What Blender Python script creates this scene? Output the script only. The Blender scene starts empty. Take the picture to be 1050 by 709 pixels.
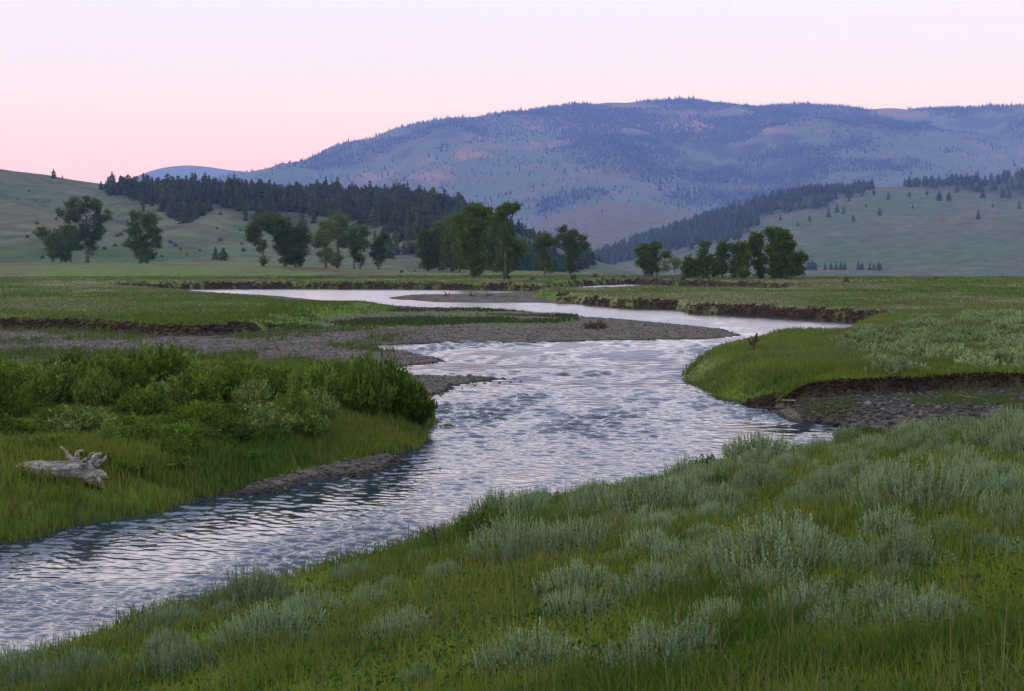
import bpy, math, random
import numpy as np

random.seed(11)
rng = np.random.default_rng(11)
sc = bpy.context.scene
COL = sc.collection

# ------------------------------------------------------------------ camera, sky, sun, exposure
F = 1422.0                                   # focal length in pixels of the 1050 px wide photograph
CAM = np.array([0.0, 0.0, 7.0])
PITCH = math.atan((354.5 - 258.0) / F)
cam = bpy.data.cameras.new('camera')
cam.sensor_width = 36.0
cam.lens = 36.0 * F / 1050.0
cam.clip_start = 0.1
cam.clip_end = 60000
cam_o = bpy.data.objects.new('camera', cam)
cam_o.location = CAM
cam_o.rotation_euler = (math.pi / 2 - PITCH, 0, 0)
COL.objects.link(cam_o)
sc.camera = cam_o

SUN_EL, SUN_AZ = math.radians(7), math.radians(242)      # azimuth clockwise from +Y: low behind the left shoulder
world = bpy.data.worlds.new('World')
sc.world = world
world.use_nodes = True
nt = world.node_tree
nt.nodes.clear()
w_out = nt.nodes.new('ShaderNodeOutputWorld')
bg_n = nt.nodes.new('ShaderNodeBackground')
bg_n.inputs['Strength'].default_value = 0.015
sky = nt.nodes.new('ShaderNodeTexSky')
sky.sky_type = 'NISHITA'
sky.sun_disc = False
sky.sun_elevation = SUN_EL
sky.sun_rotation = SUN_AZ
nt.links.new(sky.outputs[0], bg_n.inputs['Color'])
tc = nt.nodes.new('ShaderNodeTexCoord')
sep = nt.nodes.new('ShaderNodeSeparateXYZ')
nt.links.new(tc.outputs['Generated'], sep.inputs[0])
ramp = nt.nodes.new('ShaderNodeValToRGB')
nt.links.new(sep.outputs['Z'], ramp.inputs['Fac'])
stops = [(0.0, (1.19, 0.67, 0.95)), (0.055, (1.18, 0.72, 1.00)), (0.11, (1.05, 0.89, 1.13)), (0.17, (0.96, 0.91, 1.19)),
         (0.27, (0.95, 0.99, 1.46)), (0.42, (0.78, 0.93, 1.52)), (0.7, (0.95, 1.04, 1.40)), (1.0, (1.18, 1.18, 1.34))]
cr = ramp.color_ramp
while len(cr.elements) < len(stops):
    cr.elements.new(0.5)
for e, (p, c) in zip(cr.elements, stops):
    e.position = p
    e.color = (*c, 1)
ADDED_GLOW = 1.5
bg_t = nt.nodes.new('ShaderNodeBackground')
bg_t.inputs['Strength'].default_value = 1.0
# added glow band above the frame brightens the river's reflections, strongest ahead (+Y)
def mrange(src, a0, a1, b0, b1):
    n_ = nt.nodes.new('ShaderNodeMapRange'); n_.interpolation_type = 'SMOOTHSTEP'
    for k_, v_ in zip(('From Min', 'From Max', 'To Min', 'To Max'), (a0, a1, b0, b1)): n_.inputs[k_].default_value = v_
    nt.links.new(src, n_.inputs['Value']); return n_.outputs[0]
def mmul(a_, b_):
    n_ = nt.nodes.new('ShaderNodeMath'); n_.operation = 'MULTIPLY'
    nt.links.new(a_, n_.inputs[0]); nt.links.new(b_, n_.inputs[1]); return n_.outputs[0]
glow = mmul(mmul(mrange(sep.outputs['Z'], .19, .225, 0, 1), mrange(sep.outputs['Z'], .23, .34, 1, 0)), mrange(sep.outputs['Y'], .0, .85, 0, ADDED_GLOW))
gcol = nt.nodes.new('ShaderNodeVectorMath'); gcol.operation = 'SCALE'; gcol.inputs[0].default_value = (1.0, .90, 1.02)
nt.links.new(glow, gcol.inputs['Scale'])
gsum = nt.nodes.new('ShaderNodeVectorMath'); gsum.operation = 'ADD'
nt.links.new(ramp.outputs['Color'], gsum.inputs[0]); nt.links.new(gcol.outputs[0], gsum.inputs[1])
nt.links.new(gsum.outputs[0], bg_t.inputs['Color'])
add = nt.nodes.new('ShaderNodeAddShader')
nt.links.new(bg_n.outputs[0], add.inputs[0])
nt.links.new(bg_t.outputs[0], add.inputs[1])
nt.links.new(add.outputs[0], w_out.inputs['Surface'])

sun = bpy.data.lights.new('sun', 'SUN')
sun.energy = 0.85
sun.angle = math.radians(10)
sun.color = (1.0, 0.76, 0.62)
sun_o = bpy.data.objects.new('sun', sun)
sun_dir = np.array([math.sin(SUN_AZ) * math.cos(SUN_EL), math.cos(SUN_AZ) * math.cos(SUN_EL), math.sin(SUN_EL)])
from mathutils import Vector
sun_o.rotation_euler = Vector(sun_dir).to_track_quat('Z', 'Y').to_euler()
sun_o.location = (0, 0, 60)
COL.objects.link(sun_o)

sc.view_settings.view_transform = 'Standard'
sc.view_settings.look = 'None'
sc.view_settings.exposure = 0.0
sc.view_settings.gamma = 1.0
sc.view_settings.use_curve_mapping = False
sc.render.engine = 'CYCLES'
cy = sc.cycles
cy.max_bounces = 5
cy.diffuse_bounces = 3
cy.glossy_bounces = 3
cy.transmission_bounces = 2
cy.volume_bounces = 1
cy.transparent_max_bounces = 4
cy.use_denoising = True
cy.volume_step_rate = 4

# ------------------------------------------------------------------ projection helpers
CA, SA = math.cos(PITCH), math.sin(PITCH)

def ray(px, py):
    cx, cyy = (np.asarray(px, float) - 525.0) / F, (354.5 - np.asarray(py, float)) / F
    return cx, CA + cyy * SA, -SA + cyy * CA            # x, y, z of the direction

def bp(px, py, z=0.0):                                  # point of height z seen at a pixel
    dx, dy, dz = ray(px, py)
    t = (z - CAM[2]) / dz
    return float(dx * t), float(dy * t)

def bpY(px, py, Y):                                     # point at depth Y seen at a pixel
    dx, dy, dz = ray(px, py)
    t = Y / dy
    return dx * t, CAM[2] + dz * t

def proj(x, y, z):
    z = z - CAM[2]
    dep = y * CA - z * SA
    up = y * SA + z * CA
    dep = np.where(np.abs(dep) < 1e-6, 1e-6, dep)
    return 525.0 + F * x / dep, 354.5 - F * up / dep

# ------------------------------------------------------------------ noise
def _hash(ix, iy, s):
    h = (ix.astype(np.int64) * 374761393 + iy.astype(np.int64) * 668265263 + s * 974634777) & 0xFFFFFFFF
    h = ((h ^ (h >> 13)) * 1274126177) & 0xFFFFFFFF
    return ((h ^ (h >> 16)) & 0xFFFFFF) / float(0xFFFFFF)

def vn(x, y, s=0):
    x = np.asarray(x, float); y = np.asarray(y, float)
    ix, iy = np.floor(x), np.floor(y)
    fx, fy = x - ix, y - iy
    fx = fx * fx * (3 - 2 * fx); fy = fy * fy * (3 - 2 * fy)
    a, b = _hash(ix, iy, s), _hash(ix + 1, iy, s)
    c, d = _hash(ix, iy + 1, s), _hash(ix + 1, iy + 1, s)
    return (a + (b - a) * fx) * (1 - fy) + (c + (d - c) * fx) * fy - 0.5

def fbm(x, y, s=0, o=4):
    r, a = 0.0, 1.0
    for k in range(o):
        r = r + a * vn(np.asarray(x) * 2 ** k, np.asarray(y) * 2 ** k, s + 17 * k)
        a *= 0.5
    return r

def sst(a, b, x):
    t = np.clip((x - a) / (b - a), 0, 1)
    return t * t * (3 - 2 * t)

def in_poly(px, py, poly):
    px = np.asarray(px); r = np.zeros(px.shape, bool)
    n = len(poly)
    for i in range(n):
        x1, y1 = poly[i]; x2, y2 = poly[(i + 1) % n]
        if y1 == y2: continue
        c = ((y1 > py) != (y2 > py)) & (px < (x2 - x1) * (py - y1) / (y2 - y1) + x1)
        r ^= c
    return r

# ------------------------------------------------------------------ mesh helpers
def mesh(name, verts, faces, mat=None, cols=None, smooth=False):
    verts = np.asarray(verts, np.float32); faces = np.asarray(faces, np.int32)
    me = bpy.data.meshes.new(name)
    k = faces.shape[1]
    me.vertices.add(len(verts)); me.vertices.foreach_set('co', verts.ravel())
    me.loops.add(faces.size); me.loops.foreach_set('vertex_index', faces.ravel())
    me.polygons.add(len(faces))
    me.polygons.foreach_set('loop_start', np.arange(0, faces.size, k, dtype=np.int32))
    if smooth:
        me.polygons.foreach_set('use_smooth', np.ones(len(faces), bool))
    if cols is not None:
        at = me.color_attributes.new('Col', 'FLOAT_COLOR', 'POINT')
        c4 = np.ones((len(verts), 4), np.float32); c4[:, :3] = cols
        at.data.foreach_set('color', c4.ravel())
    me.update(calc_edges=True)
    if mat: me.materials.append(mat)
    return me

def obj(name, me, parent=None, loc=(0, 0, 0), rz=0.0, s=1.0):
    o = bpy.data.objects.new(name, me)
    o.location = loc
    o.rotation_euler = (0, 0, rz)
    o.scale = (s, s, s) if np.isscalar(s) else s
    COL.objects.link(o)
    if parent: o.parent = parent
    return o

def tag(o, label=None, cat=None, group=None, kind=None):
    if label: o['label'] = label
    if cat: o['category'] = cat
    if group: o['group'] = group
    if kind: o['kind'] = kind
    return o

class MB:
    """collects triangles"""
    def __init__(self): self.v, self.f, self.c, self.n = [], [], [], 0
    def put(self, v, f, c):
        v = np.asarray(v, np.float32); f = np.asarray(f, np.int32)
        c = np.asarray(c, np.float32)
        if c.ndim == 1: c = np.repeat(c[None], len(v), 0)
        self.v.append(v); self.f.append(f + self.n); self.c.append(c); self.n += len(v)
    def mesh(self, name, mat, smooth=False):
        return mesh(name, np.concatenate(self.v), np.concatenate(self.f), mat, np.concatenate(self.c), smooth)

def tube(mb, pts, rad, sides=6, col=(.2, .2, .2), cap=True, jit=0.0):
    pts = np.asarray(pts, float); n = len(pts)
    rad = np.broadcast_to(np.asarray(rad, float), (n,))
    tan = np.gradient(pts, axis=0)
    tan /= np.linalg.norm(tan, axis=1)[:, None] + 1e-9
    ref = np.array([0.31, 0.2, 0.93]) if abs(tan[0][2]) < 0.8 else np.array([0.9, 0.3, 0.1])
    u = np.cross(tan, ref); u /= np.linalg.norm(u, axis=1)[:, None] + 1e-9
    w = np.cross(tan, u)
    a = np.linspace(0, 2 * np.pi, sides, endpoint=False)
    r = rad[:, None] * (1 + jit * rng.uniform(-1, 1, (n, sides)))
    v = pts[:, None, :] + r[..., None] * (np.cos(a)[None, :, None] * u[:, None, :] + np.sin(a)[None, :, None] * w[:, None, :])
    v = v.reshape(-1, 3)
    f = []
    for i in range(n - 1):
        for j in range(sides):
            p, q = i * sides + j, i * sides + (j + 1) % sides
            f += [(p, q, q + sides), (p, q + sides, p + sides)]
    if cap:
        v = np.vstack([v, pts[0], pts[-1]])
        for j in range(sides):
            f += [(n * sides, (j + 1) % sides, j), (n * sides + 1, (n - 1) * sides + j, (n - 1) * sides + (j + 1) % sides)]
    mb.put(v, f, col)

# ------------------------------------------------------------------ materials
def mat_attr(name, rough=0.9, trans=0.0, vary=0.0, bump=0.0, bscale=8.0, nscale=3.0, namp=0.0, spec=0.2):
    m = bpy.data.materials.new(name); m.use_nodes = True
    t = m.node_tree; t.nodes.clear()
    out = t.nodes.new('ShaderNodeOutputMaterial')
    p = t.nodes.new('ShaderNodeBsdfPrincipled')
    p.inputs['Roughness'].default_value = rough
    p.inputs['Specular IOR Level'].default_value = spec
    a = t.nodes.new('ShaderNodeAttribute'); a.attribute_name = 'Col'
    c = a.outputs['Color']
    if vary:
        oi = t.nodes.new('ShaderNodeObjectInfo')
        mr = t.nodes.new('ShaderNodeMapRange')
        mr.inputs['To Min'].default_value = 1 - vary; mr.inputs['To Max'].default_value = 1 + vary
        t.links.new(oi.outputs['Random'], mr.inputs['Value'])
        mx = t.nodes.new('ShaderNodeVectorMath'); mx.operation = 'SCALE'
        t.links.new(c, mx.inputs[0]); t.links.new(mr.outputs[0], mx.inputs['Scale'])
        c = mx.outputs[0]
    if namp:
        tcn = t.nodes.new('ShaderNodeNewGeometry')
        nz = t.nodes.new('ShaderNodeTexNoise'); nz.inputs['Scale'].default_value = nscale
        nz.inputs['Detail'].default_value = 5; nz.inputs['Roughness'].default_value = 0.65
        t.links.new(tcn.outputs['Position'], nz.inputs['Vector'])
        mr = t.nodes.new('ShaderNodeMapRange')
        mr.inputs['From Min'].default_value = 0.25; mr.inputs['From Max'].default_value = 0.75
        mr.inputs['To Min'].default_value = 1 - namp; mr.inputs['To Max'].default_value = 1 + namp
        t.links.new(nz.outputs['Fac'], mr.inputs['Value'])
        mx = t.nodes.new('ShaderNodeVectorMath'); mx.operation = 'SCALE'
        t.links.new(c, mx.inputs[0]); t.links.new(mr.outputs[0], mx.inputs['Scale'])
        c = mx.outputs[0]
    t.links.new(c, p.inputs['Base Color'])
    if bump:
        g = t.nodes.new('ShaderNodeNewGeometry')
        nb = t.nodes.new('ShaderNodeTexNoise'); nb.inputs['Scale'].default_value = bscale
        nb.inputs['Detail'].default_value = 6
        t.links.new(g.outputs['Position'], nb.inputs['Vector'])
        b = t.nodes.new('ShaderNodeBump'); b.inputs['Strength'].default_value = bump
        b.inputs['Distance'].default_value = 0.15
        t.links.new(nb.outputs['Fac'], b.inputs['Height'])
        t.links.new(b.outputs[0], p.inputs['Normal'])
    if trans:
        tr = t.nodes.new('ShaderNodeBsdfTranslucent')
        t.links.new(c, tr.inputs['Color'])
        ms = t.nodes.new('ShaderNodeMixShader'); ms.inputs[0].default_value = trans
        t.links.new(p.outputs[0], ms.inputs[1]); t.links.new(tr.outputs[0], ms.inputs[2])
        t.links.new(ms.outputs[0], out.inputs[0])
    else:
        t.links.new(p.outputs[0], out.inputs[0])
    return m

M_ground = mat_attr('ground', 0.95, bump=0.5, bscale=5, nscale=1.3, namp=0.3, spec=0.1)
M_hill = mat_attr('hill', 0.97, nscale=0.055, namp=0.5, spec=0.05)
M_grass = mat_attr('grass', 0.8, trans=0.35, spec=0.06)
M_leaf = mat_attr('leaves', 0.8, trans=0.3, vary=0.16, spec=0.06)
M_sage = mat_attr('sage', 0.85, trans=0.15, vary=0.14, spec=0.05)
M_needle = mat_attr('needles', 0.9, vary=0.15, spec=0.05)
M_bark = mat_attr('bark', 0.95, bump=0.6, bscale=12, nscale=6, namp=0.3, spec=0.1)
M_drift = mat_attr('driftwood', 0.85, bump=0.9, bscale=9, nscale=5, namp=0.5, spec=0.12)
def grain(m):
    t = m.node_tree
    tcn = t.nodes.new('ShaderNodeTexCoord'); mp_ = t.nodes.new('ShaderNodeMapping'); mp_.inputs['Scale'].default_value = (1.6, 22, 22)
    t.links.new(tcn.outputs['Object'], mp_.inputs['Vector'])
    nz_ = t.nodes.new('ShaderNodeTexNoise'); nz_.inputs['Scale'].default_value = 1.0; nz_.inputs['Detail'].default_value = 6; nz_.inputs['Distortion'].default_value = .8
    t.links.new(mp_.outputs[0], nz_.inputs['Vector'])
    r_ = t.nodes.new('ShaderNodeMapRange')
    for k_, v_ in zip(('From Min', 'From Max', 'To Min', 'To Max'), (.36, .56, .28, 1.12)): r_.inputs[k_].default_value = v_
    t.links.new(nz_.outputs['Fac'], r_.inputs['Value'])
    p_ = next(n for n in t.nodes if n.type == 'BSDF_PRINCIPLED')
    old = p_.inputs['Base Color'].links[0].from_socket
    sc_ = t.nodes.new('ShaderNodeVectorMath'); sc_.operation = 'SCALE'
    t.links.new(old, sc_.inputs[0]); t.links.new(r_.outputs[0], sc_.inputs['Scale']); t.links.new(sc_.outputs[0], p_.inputs['Base Color'])
grain(M_drift)
M_rock = mat_attr('stone', 0.85, bump=0.3, bscale=20, nscale=12, namp=0.2, spec=0.3)

# ------------------------------------------------------------------ the lie of the land
def P(lst, w):                                            # (px, py, z[, width of the bank along the edge that starts here])
    r = []
    for e in lst:
        if e[0] == 'w': r.append((e[1], e[2], e[3] if len(e) > 3 else w)); continue
        x, y = bp(e[0], e[1], e[2])
        r.append((x, y, e[3] if len(e) > 3 else w))
    return r

P_bar = P([(757, 345, 0), (723, 348.5, 0), (685, 349, 0), (628, 350, 0), (570, 352, 0), (475, 352, 0), (405, 354, 0), (300, 356, 0),
           (-200, 358, 0), (-420, 310, .2), (-200, 300, .2), (199, 299, 0), (227, 301, 0), (277, 304, 0), (360, 311.5, 0), (418, 315.5, 0),
           (532, 321, 0), (609, 326, 0), (647, 329, 0), (704, 334, 0), (742, 339, 0)], 5.0)
P_meadow_left = P([(-300, 336, .4, .7), (10, 337, .4, .7), (60, 338, .4, .7), (120, 341, .4, .7), (160, 345, .35, .6), (193, 346, .35, .6),
                   (243, 344, .35, .8), (277, 341, .35, 2.5), (300, 334, .4, 4), (340, 327, .4, 5), (380, 322.5, .4, 6), (425, 318, .4, 8),
                   (360, 312.2, .1, 30), (277, 304.5, .1, 30), (227, 301.5, .1, 30), (197, 298, .1, 20), (150, 296, .1, 2),
                   (-500, 296, .1, 2)], 2.0)
P_tongue1 = P([(395, 359, 0), (425, 360, 0), (440, 363.5, 0), (468, 371, 0), (440, 374, 0), (418, 376, 0), (385, 378, 0)], 2.0)
P_tongue2 = P([(400, 386, 0), (430, 385, 0), (475, 387, 0), (534, 390, 0), (494, 392.5, 0), (470, 397, 0), (456, 404, 0), (440, 410, 0), (400, 412, 0)], 1.8)
P_willow = P([(-250, 620, 0), (13, 556, 0), (57, 546, 0), (103, 536, 0), (150, 529, 0), (177, 519, 0), (215, 510, 0), (243, 503, 0), (290, 494, 0),
              (336, 482, 0), (385, 470, 0), (420, 458, 0), (438, 447, 0), (447, 437, 0, 1.5), (444, 420, 0, 1.5), (436, 408, .1, 2), (415, 396, .2),
              (380, 388, .3), (250, 386, .3), (0, 386, .3), (-300, 388, .3)], 4.5)
P_strip = P([(205, 514, 0), (243, 508, 0), (289, 505, 0), (336, 491, 0), (382, 487, 0), (407, 478, 0), (415, 468, 0), (390, 462, 0), (300, 480, 0)], 1.6)
P_side = P([(-300, 352, 0), (300, 354, 0), (396, 357, 0), (412, 362, 0), (408, 376, 0), (405, 386, 0), (412, 396, 0), (400, 412, 0), (200, 410, 0), (-300, 410, 0)], 3)
P_island = P([(395, 305.7, 0), (440, 310, 0), (500, 310.7, 0), (553, 310.7, 0), (600, 312.5, 0), (640, 306, .3), (570, 300.5, .2), (545, 299.7, 0),
              (500, 302.2, 0), (450, 303, 0), (407, 304, 0)], 6)
P_far_right = P([(548, 309, 0, 2), (593, 312, 0, 1.2), (640, 316.7, 0, 1.0), (690, 318, 0, 1.0), (716, 322, 0, 1.0), (760, 324.5, 0, .9), (792, 326, 0, .8),
                 (842, 329, 0, .7), (907, 333, 0, .7), (960, 337, 0, .7), (1040, 343, 0), (1300, 356, 0), (1500, 290, 1.3),
                 (1000, 285, 1.3), (785, 297.3, .8, 8), (740, 296.6, .8, 8), (700, 295.6, .8, 8), (650, 294.2, .8, 8), (600, 296.5, .9, 4), (560, 299.3, .5, 3), (545, 299.9, .1, 3)], 1.0)
P_right = P([(912, 335, .5), (868, 349, .6), (844, 356.5, .6), (800, 358, .4), (772, 360, .3), (748, 366.5, .2), (714, 381, 0, 3), (697, 391.5, 0, 4), (714, 395.5, 0, 4),
             (738, 408, 0, 4), (766, 414.5, 0, 3), (795, 417, .1, 2), (806, 409, .5, .5), (812, 404, .8, .25), (850, 405, .8, .25), (900, 405, .8, .25), (960, 404, .75, .25),
             (1036, 403, .7, .25), (1150, 402, .7, .3), (1350, 400, .7), (1350, 330, 1.0), (1100, 324, 1.4), (1000, 322, 1.5), (950, 326, 1.2), (925, 330, .9)], 2.0)
P_beach = P([(780, 417, 0), (807, 428.5, 0), (827, 433.5, 0), (865, 439.5, 0), (930, 452, 0), (1100, 470, 0), (1350, 480, 0), (1350, 396, .8, .5),
             (812, 400, .8, .5), (790, 408, .6, 2)], 3.6)
fx, fy = zip(*[bp(p, q, 0) for p, q in [(165, 297.0), (240, 296.7), (300, 296.6), (400, 296.8), (470, 297.5), (542, 298.7), (572, 297), (600, 293.5), (645, 291.8), (697, 293), (740, 294.3), (790, 297)]])
P_valley = [('w', -9000., 330., 1.5), ('w', -230., 262., 1.5)] + [('w', a, b, 1.2) for a, b in zip(fx, fy)] + \
           [('w', 60., 222., 3.), ('w', 9000., 200., 3.), ('w', 9000., 9500., 3.), ('w', -9000., 9500., 3.)]
P_valley = P(P_valley, 1.5)

TH = np.radians([-180, -75, -45, -24, -20.3, -12.6, -5.0, 0.2, 6.6, 10.5, 15.8, 19.8, 23, 32, 75, 180])
TR = np.array([300, 60, 26, 21.5, 22.5, 25.2, 28.3, 32.6, 35.5, 39, 43, 47, 50, 58, 120, 300.])
TZ = np.array([5.3, 3.0, .5, .4, .5, .6, .8, 1.0, 1.15, 1.25, 1.45, 1.6, 1.8, 2.0, 3.6, 5.3])

def patch(poly, X, Y):
    xs = np.array([p[0] for p in poly]); ys = np.array([p[1] for p in poly]); w = np.array([p[2] for p in poly])
    n = len(poly)
    inside = np.zeros(X.shape, bool); m = np.full(X.shape, 1.0); dm = np.full(X.shape, 1e9)
    for i in range(n):
        x1, y1 = xs[i], ys[i]; x2, y2 = xs[(i + 1) % n], ys[(i + 1) % n]
        dx, dy = x2 - x1, y2 - y1
        L = dx * dx + dy * dy + 1e-9
        t = np.clip(((X - x1) * dx + (Y - y1) * dy) / L, 0, 1)
        d = np.hypot(X - x1 - t * dx, Y - y1 - t * dy)
        q = np.clip(1 - d / w[i], 0, 1)
        m = np.minimum(m, 1 - q * q)
        dm = np.minimum(dm, d)
        if abs(dy) > 1e-9:
            inside ^= ((y1 > Y) != (y2 > Y)) & (X < dx * (Y - y1) / dy + x1)
    return inside, m, dm

KINDS = ['bed', 'near', 'willow', 'gravel', 'meadow', 'right', 'valley']

def zfar(X, Y):
    r = np.hypot(X, Y); th = np.arctan2(X, Y)
    gl = 1 - sst(-0.21, -0.07, th)
    gr = sst(-0.01, 0.09, th)
    z = 1.3 + 1.9 * gl * sst(330, 420, r)
    r0 = 420 + 90 * gl - 72 * gr
    z = z - np.clip(r - r0, 0, 1e9) * 0.0235
    z = z - 2.5 * sst(r0, r0 + 120, r)
    return np.maximum(z, -24 - np.clip(r - 1500, 0, 3000) * .004)

def land(X, Y, detail=True):
    """height and kind of the ground"""
    X = np.asarray(X, float); Y = np.asarray(Y, float)
    r = np.hypot(X, Y)
    wa = np.clip(r / 60, .5, 1.6)
    WX = X + wa * (0.5 * vn(X / 1.6, Y / 1.6, 3) + 0.9 * vn(X / 6, Y / 6, 4))
    WY = Y + wa * (0.5 * vn(X / 1.6, Y / 1.6, 5) + 0.9 * vn(X / 6, Y / 6, 6))
    roll = 0.28 * fbm(X / 9, Y / 9, 21, 3) + .10 * fbm(X / 1.5, Y / 1.5, 9, 2)
    z = np.where(r < 340, -0.7, -60.0); k = np.zeros(X.shape, np.int8)
    def up(zz, kk):
        nonlocal z, k
        b = zz > z
        z = np.where(b, zz, z); k = np.where(b, kk, k).astype(np.int8)
    def slab(poly, top, kk, base=0.0):
        ins, m, dm = patch(poly, WX, WY)
        up(np.where(ins, base + (top - base) * m - .03, np.where(r < 340, -.03 - .5 * np.minimum(1, dm / 3), -60)), kk)
    slab(P_side, .32 + .25 * roll, 3)
    slab(P_tongue1, .22, 3); slab(P_tongue2, .20, 3)
    slab(P_strip, .2, 3)
    slab(P_bar, .42 + .3 * roll, 3)
    slab(P_island, .42 + .3 * roll, 3)
    slab(P_beach, .85 + .4 * roll, 3)
    slab(P_willow, 1.15 + .8 * roll, 2)
    slab(P_meadow_left, 1.3 + .5 * roll, 4)
    slab(P_far_right, 1.3 + .5 * roll, 4)
    right_top = 1.45 + .15 * sst(6, 25, X) + .45 * sst(70, 100, Y) * sst(10, 30, X) + .8 * roll
    slab(P_right, right_top, 5)
    # valley floor: falls away far behind
    ins, m, dm = patch(P_valley, WX, WY)
    zf = zfar(X, Y) + .5 * roll
    up(np.where(ins, np.where(zf > 0, zf * m - .03, zf), np.where(r < 340, -.7, -60)), 6)
    # near slope, from the viewer's feet down to the river
    th = np.arctan2(X, Y)
    re = np.interp(th, TH, TR); ze = np.interp(th, TH, TZ)
    u = r / re
    za = np.where(u < 1, 5.35 + (ze - 5.35) * u + roll * np.clip(u * 1.5, 0, 1), ze + roll - (r - re) * 0.75 + .3 * (1 - np.exp(-(r - re))))
    za = np.where(u < 1, za, np.where(r < 340, np.maximum(za, -.75), -60))
    up(za, 1)
    return z, k

def gz(x, y):
    z, _ = land(np.atleast_1d(np.float64(x)), np.atleast_1d(np.float64(y)))
    return z if np.ndim(x) else float(z[0])

def hit(px, py, rmin=4.0, rmax=700.0):
    """where the line of sight through a pixel first meets the ground; else the point that comes nearest to it"""
    dx, dy, dz = ray(px, py)
    h = math.hypot(dx, dy)
    r = np.exp(np.linspace(math.log(rmin), math.log(rmax), 2600))
    X, Y = dx / h * r, dy / h * r
    zz, _ = land(X, Y)
    g = CAM[2] + dz / h * r - zz
    i = np.argmax(g < 0) if (g < 0).any() else int(np.argmin(g / r))
    return float(X[i]), float(Y[i]), float(zz[i])
# ------------------------------------------------------------------ ground sheet
def polar(thetas, rs):
    T, R = np.meshgrid(thetas, rs)
    X, Y = (R * np.sin(T)).ravel(), (R * np.cos(T)).ravel()
    nr, nt_ = len(rs), len(thetas)
    i = np.arange(nr - 1)[:, None] * nt_ + np.arange(nt_ - 1)[None, :]
    i = i.ravel()
    f = np.stack([i, i + 1, i + nt_ + 1, i + nt_], 1)[:, ::-1]
    return X, Y, f

ths = np.concatenate([np.radians(np.linspace(-180, -34, 60))[:-1], np.radians(np.linspace(-34, -24, 80))[:-1], np.radians(np.linspace(-24, 24, 760)),
                      np.radians(np.linspace(24, 34, 80))[1:], np.radians(np.linspace(34, 180, 60))[1:]])
rs = np.concatenate([[0.3], np.exp(np.linspace(math.log(2), math.log(40), 380))[:-1], np.exp(np.linspace(math.log(40), math.log(340), 980))[:-1],
                     np.exp(np.linspace(math.log(340), math.log(9000), 220))])
GX, GY, GF = polar(ths, rs)
GZ = np.empty_like(GX); GK = np.empty(GX.shape, np.int8)
for a in range(0, len(GX), 250000):
    GZ[a:a + 250000], GK[a:a + 250000] = land(GX[a:a + 250000], GY[a:a + 250000])
nr, ntt = len(rs), len(ths)
# slope per vertex, for bare soil on the cut banks
Zg = GZ.reshape(nr, ntt)
dzr = np.abs(np.gradient(Zg, axis=0) / np.gradient(rs)[:, None])
SL = dzr.ravel()
n1 = fbm(GX / 3.1, GY / 3.1, 31, 4); n2 = fbm(GX / 14, GY / 20, 33, 4); n3 = fbm(GX / .6, GY / .6, 35, 3)
GR = np.hypot(GX, GY)
c = np.zeros((len(GX), 3))
def mixc(c, m, col): return c + (np.asarray(col) - c) * m[:, None]
c[:] = (.05, .05, .04)
k = GK
green, deep, sagec, straw = (.098, .150, .018), (.060, .105, .013), (.185, .190, .095), (.22, .18, .07)
gm = np.isin(k, (1, 2, 4, 5, 6))
c[gm] = green
c = np.where((gm)[:, None], mixc(c, np.clip(.45 + 1.2 * n1, 0, 1), deep), c)
near = (k == 1); c[near] = mixc(c[near], np.clip(.2 + .8 * n1[near], 0, .7), (.060, .055, .024))
right = (k == 5); c[right] = mixc(c[right], np.clip(sst(62, 80, GY[right]) * .5 + 1.0 * n1[right], 0, .8), sagec)
# meadows: sage-grey away from the river, greener strips along it
md = (k == 4) | (k == 6)
ppx, ppy = proj(GX, GY, GZ)
f_s = np.clip(.42 + 1.3 * n2 + .6 * n1, 0, 1)
leftm = md & (GX < 0)
f_left = f_s * np.clip(1 - sst(-45, -20, GX) * sst(230, 215, GR), 0, 1) * np.clip(.25 + sst(120, 150, GR), 0, 1)
f_s = np.where(leftm, f_left, f_s)
c[md] = mixc(c[md], f_s[md] * .85, sagec)
c[md] = mixc(c[md], np.clip(n1[md] * 1.5 - .35, 0, .5), straw)
vf = (k == 6) & (GR > 290)
c[vf] = mixc(c[vf], np.clip(.35 + 1.6 * n2[vf], 0, .9), (.075, .062, .035))
far = sst(420, 800, GR)
c = mixc(c, far * (k == 6), (.07, .095, .05))
gv = (k == 3) | (k == 0)
c[gv] = (.125, .110, .082)
c[gv] = mixc(c[gv], np.clip(.3 + 1.3 * n3[gv], 0, .8), (.062, .053, .038))
c[gv] = mixc(c[gv], np.clip(n2[gv] * 2 - .3, 0, .5), (.07, .058, .035))
mud = np.isin(k, (1, 2, 4, 5)) & (GZ < .13) & (GR < 300); c[mud] = c[mud] * .25 + np.array((.018, .016, .010))
wet = gv & (GZ < .07); c[wet] = c[wet] * .45
# strip of grass on the gravel bar
gb = (k == 3) & (ppx > 300) & (ppx < 590) & (ppy > 318) & (ppy < 337)
c[gb] = mixc(c[gb], np.clip(1.8 * n1[gb] + .5, 0, .9), green)
bch = (k == 3) & (GX > 12) & (GY < 75)
c[bch] = mixc(c[bch], np.clip(.35 + 1.8 * n1[bch], 0, .85), (.055, .040, .024))
c[bch] = mixc(c[bch], np.clip(2.4 * fbm(GX[bch] / 1.7, GY[bch] / 1.7, 37, 3) - .35, 0, .9), (.045, .075, .012))
c[bch] *= .72
steep = np.clip((SL - .38) / .35, 0, 1) * np.isin(k, (2, 4, 5, 6)) * (GR < 340)
steep = np.clip(steep * (1.05 + 1.3 * n1 + 1.9 * n3), 0, 1)
steep = np.where((k == 5) & (SL > .42) & (GY > 50), np.maximum(steep, .93), steep)
c = mixc(c, steep, (.030, .024, .014))
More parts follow.
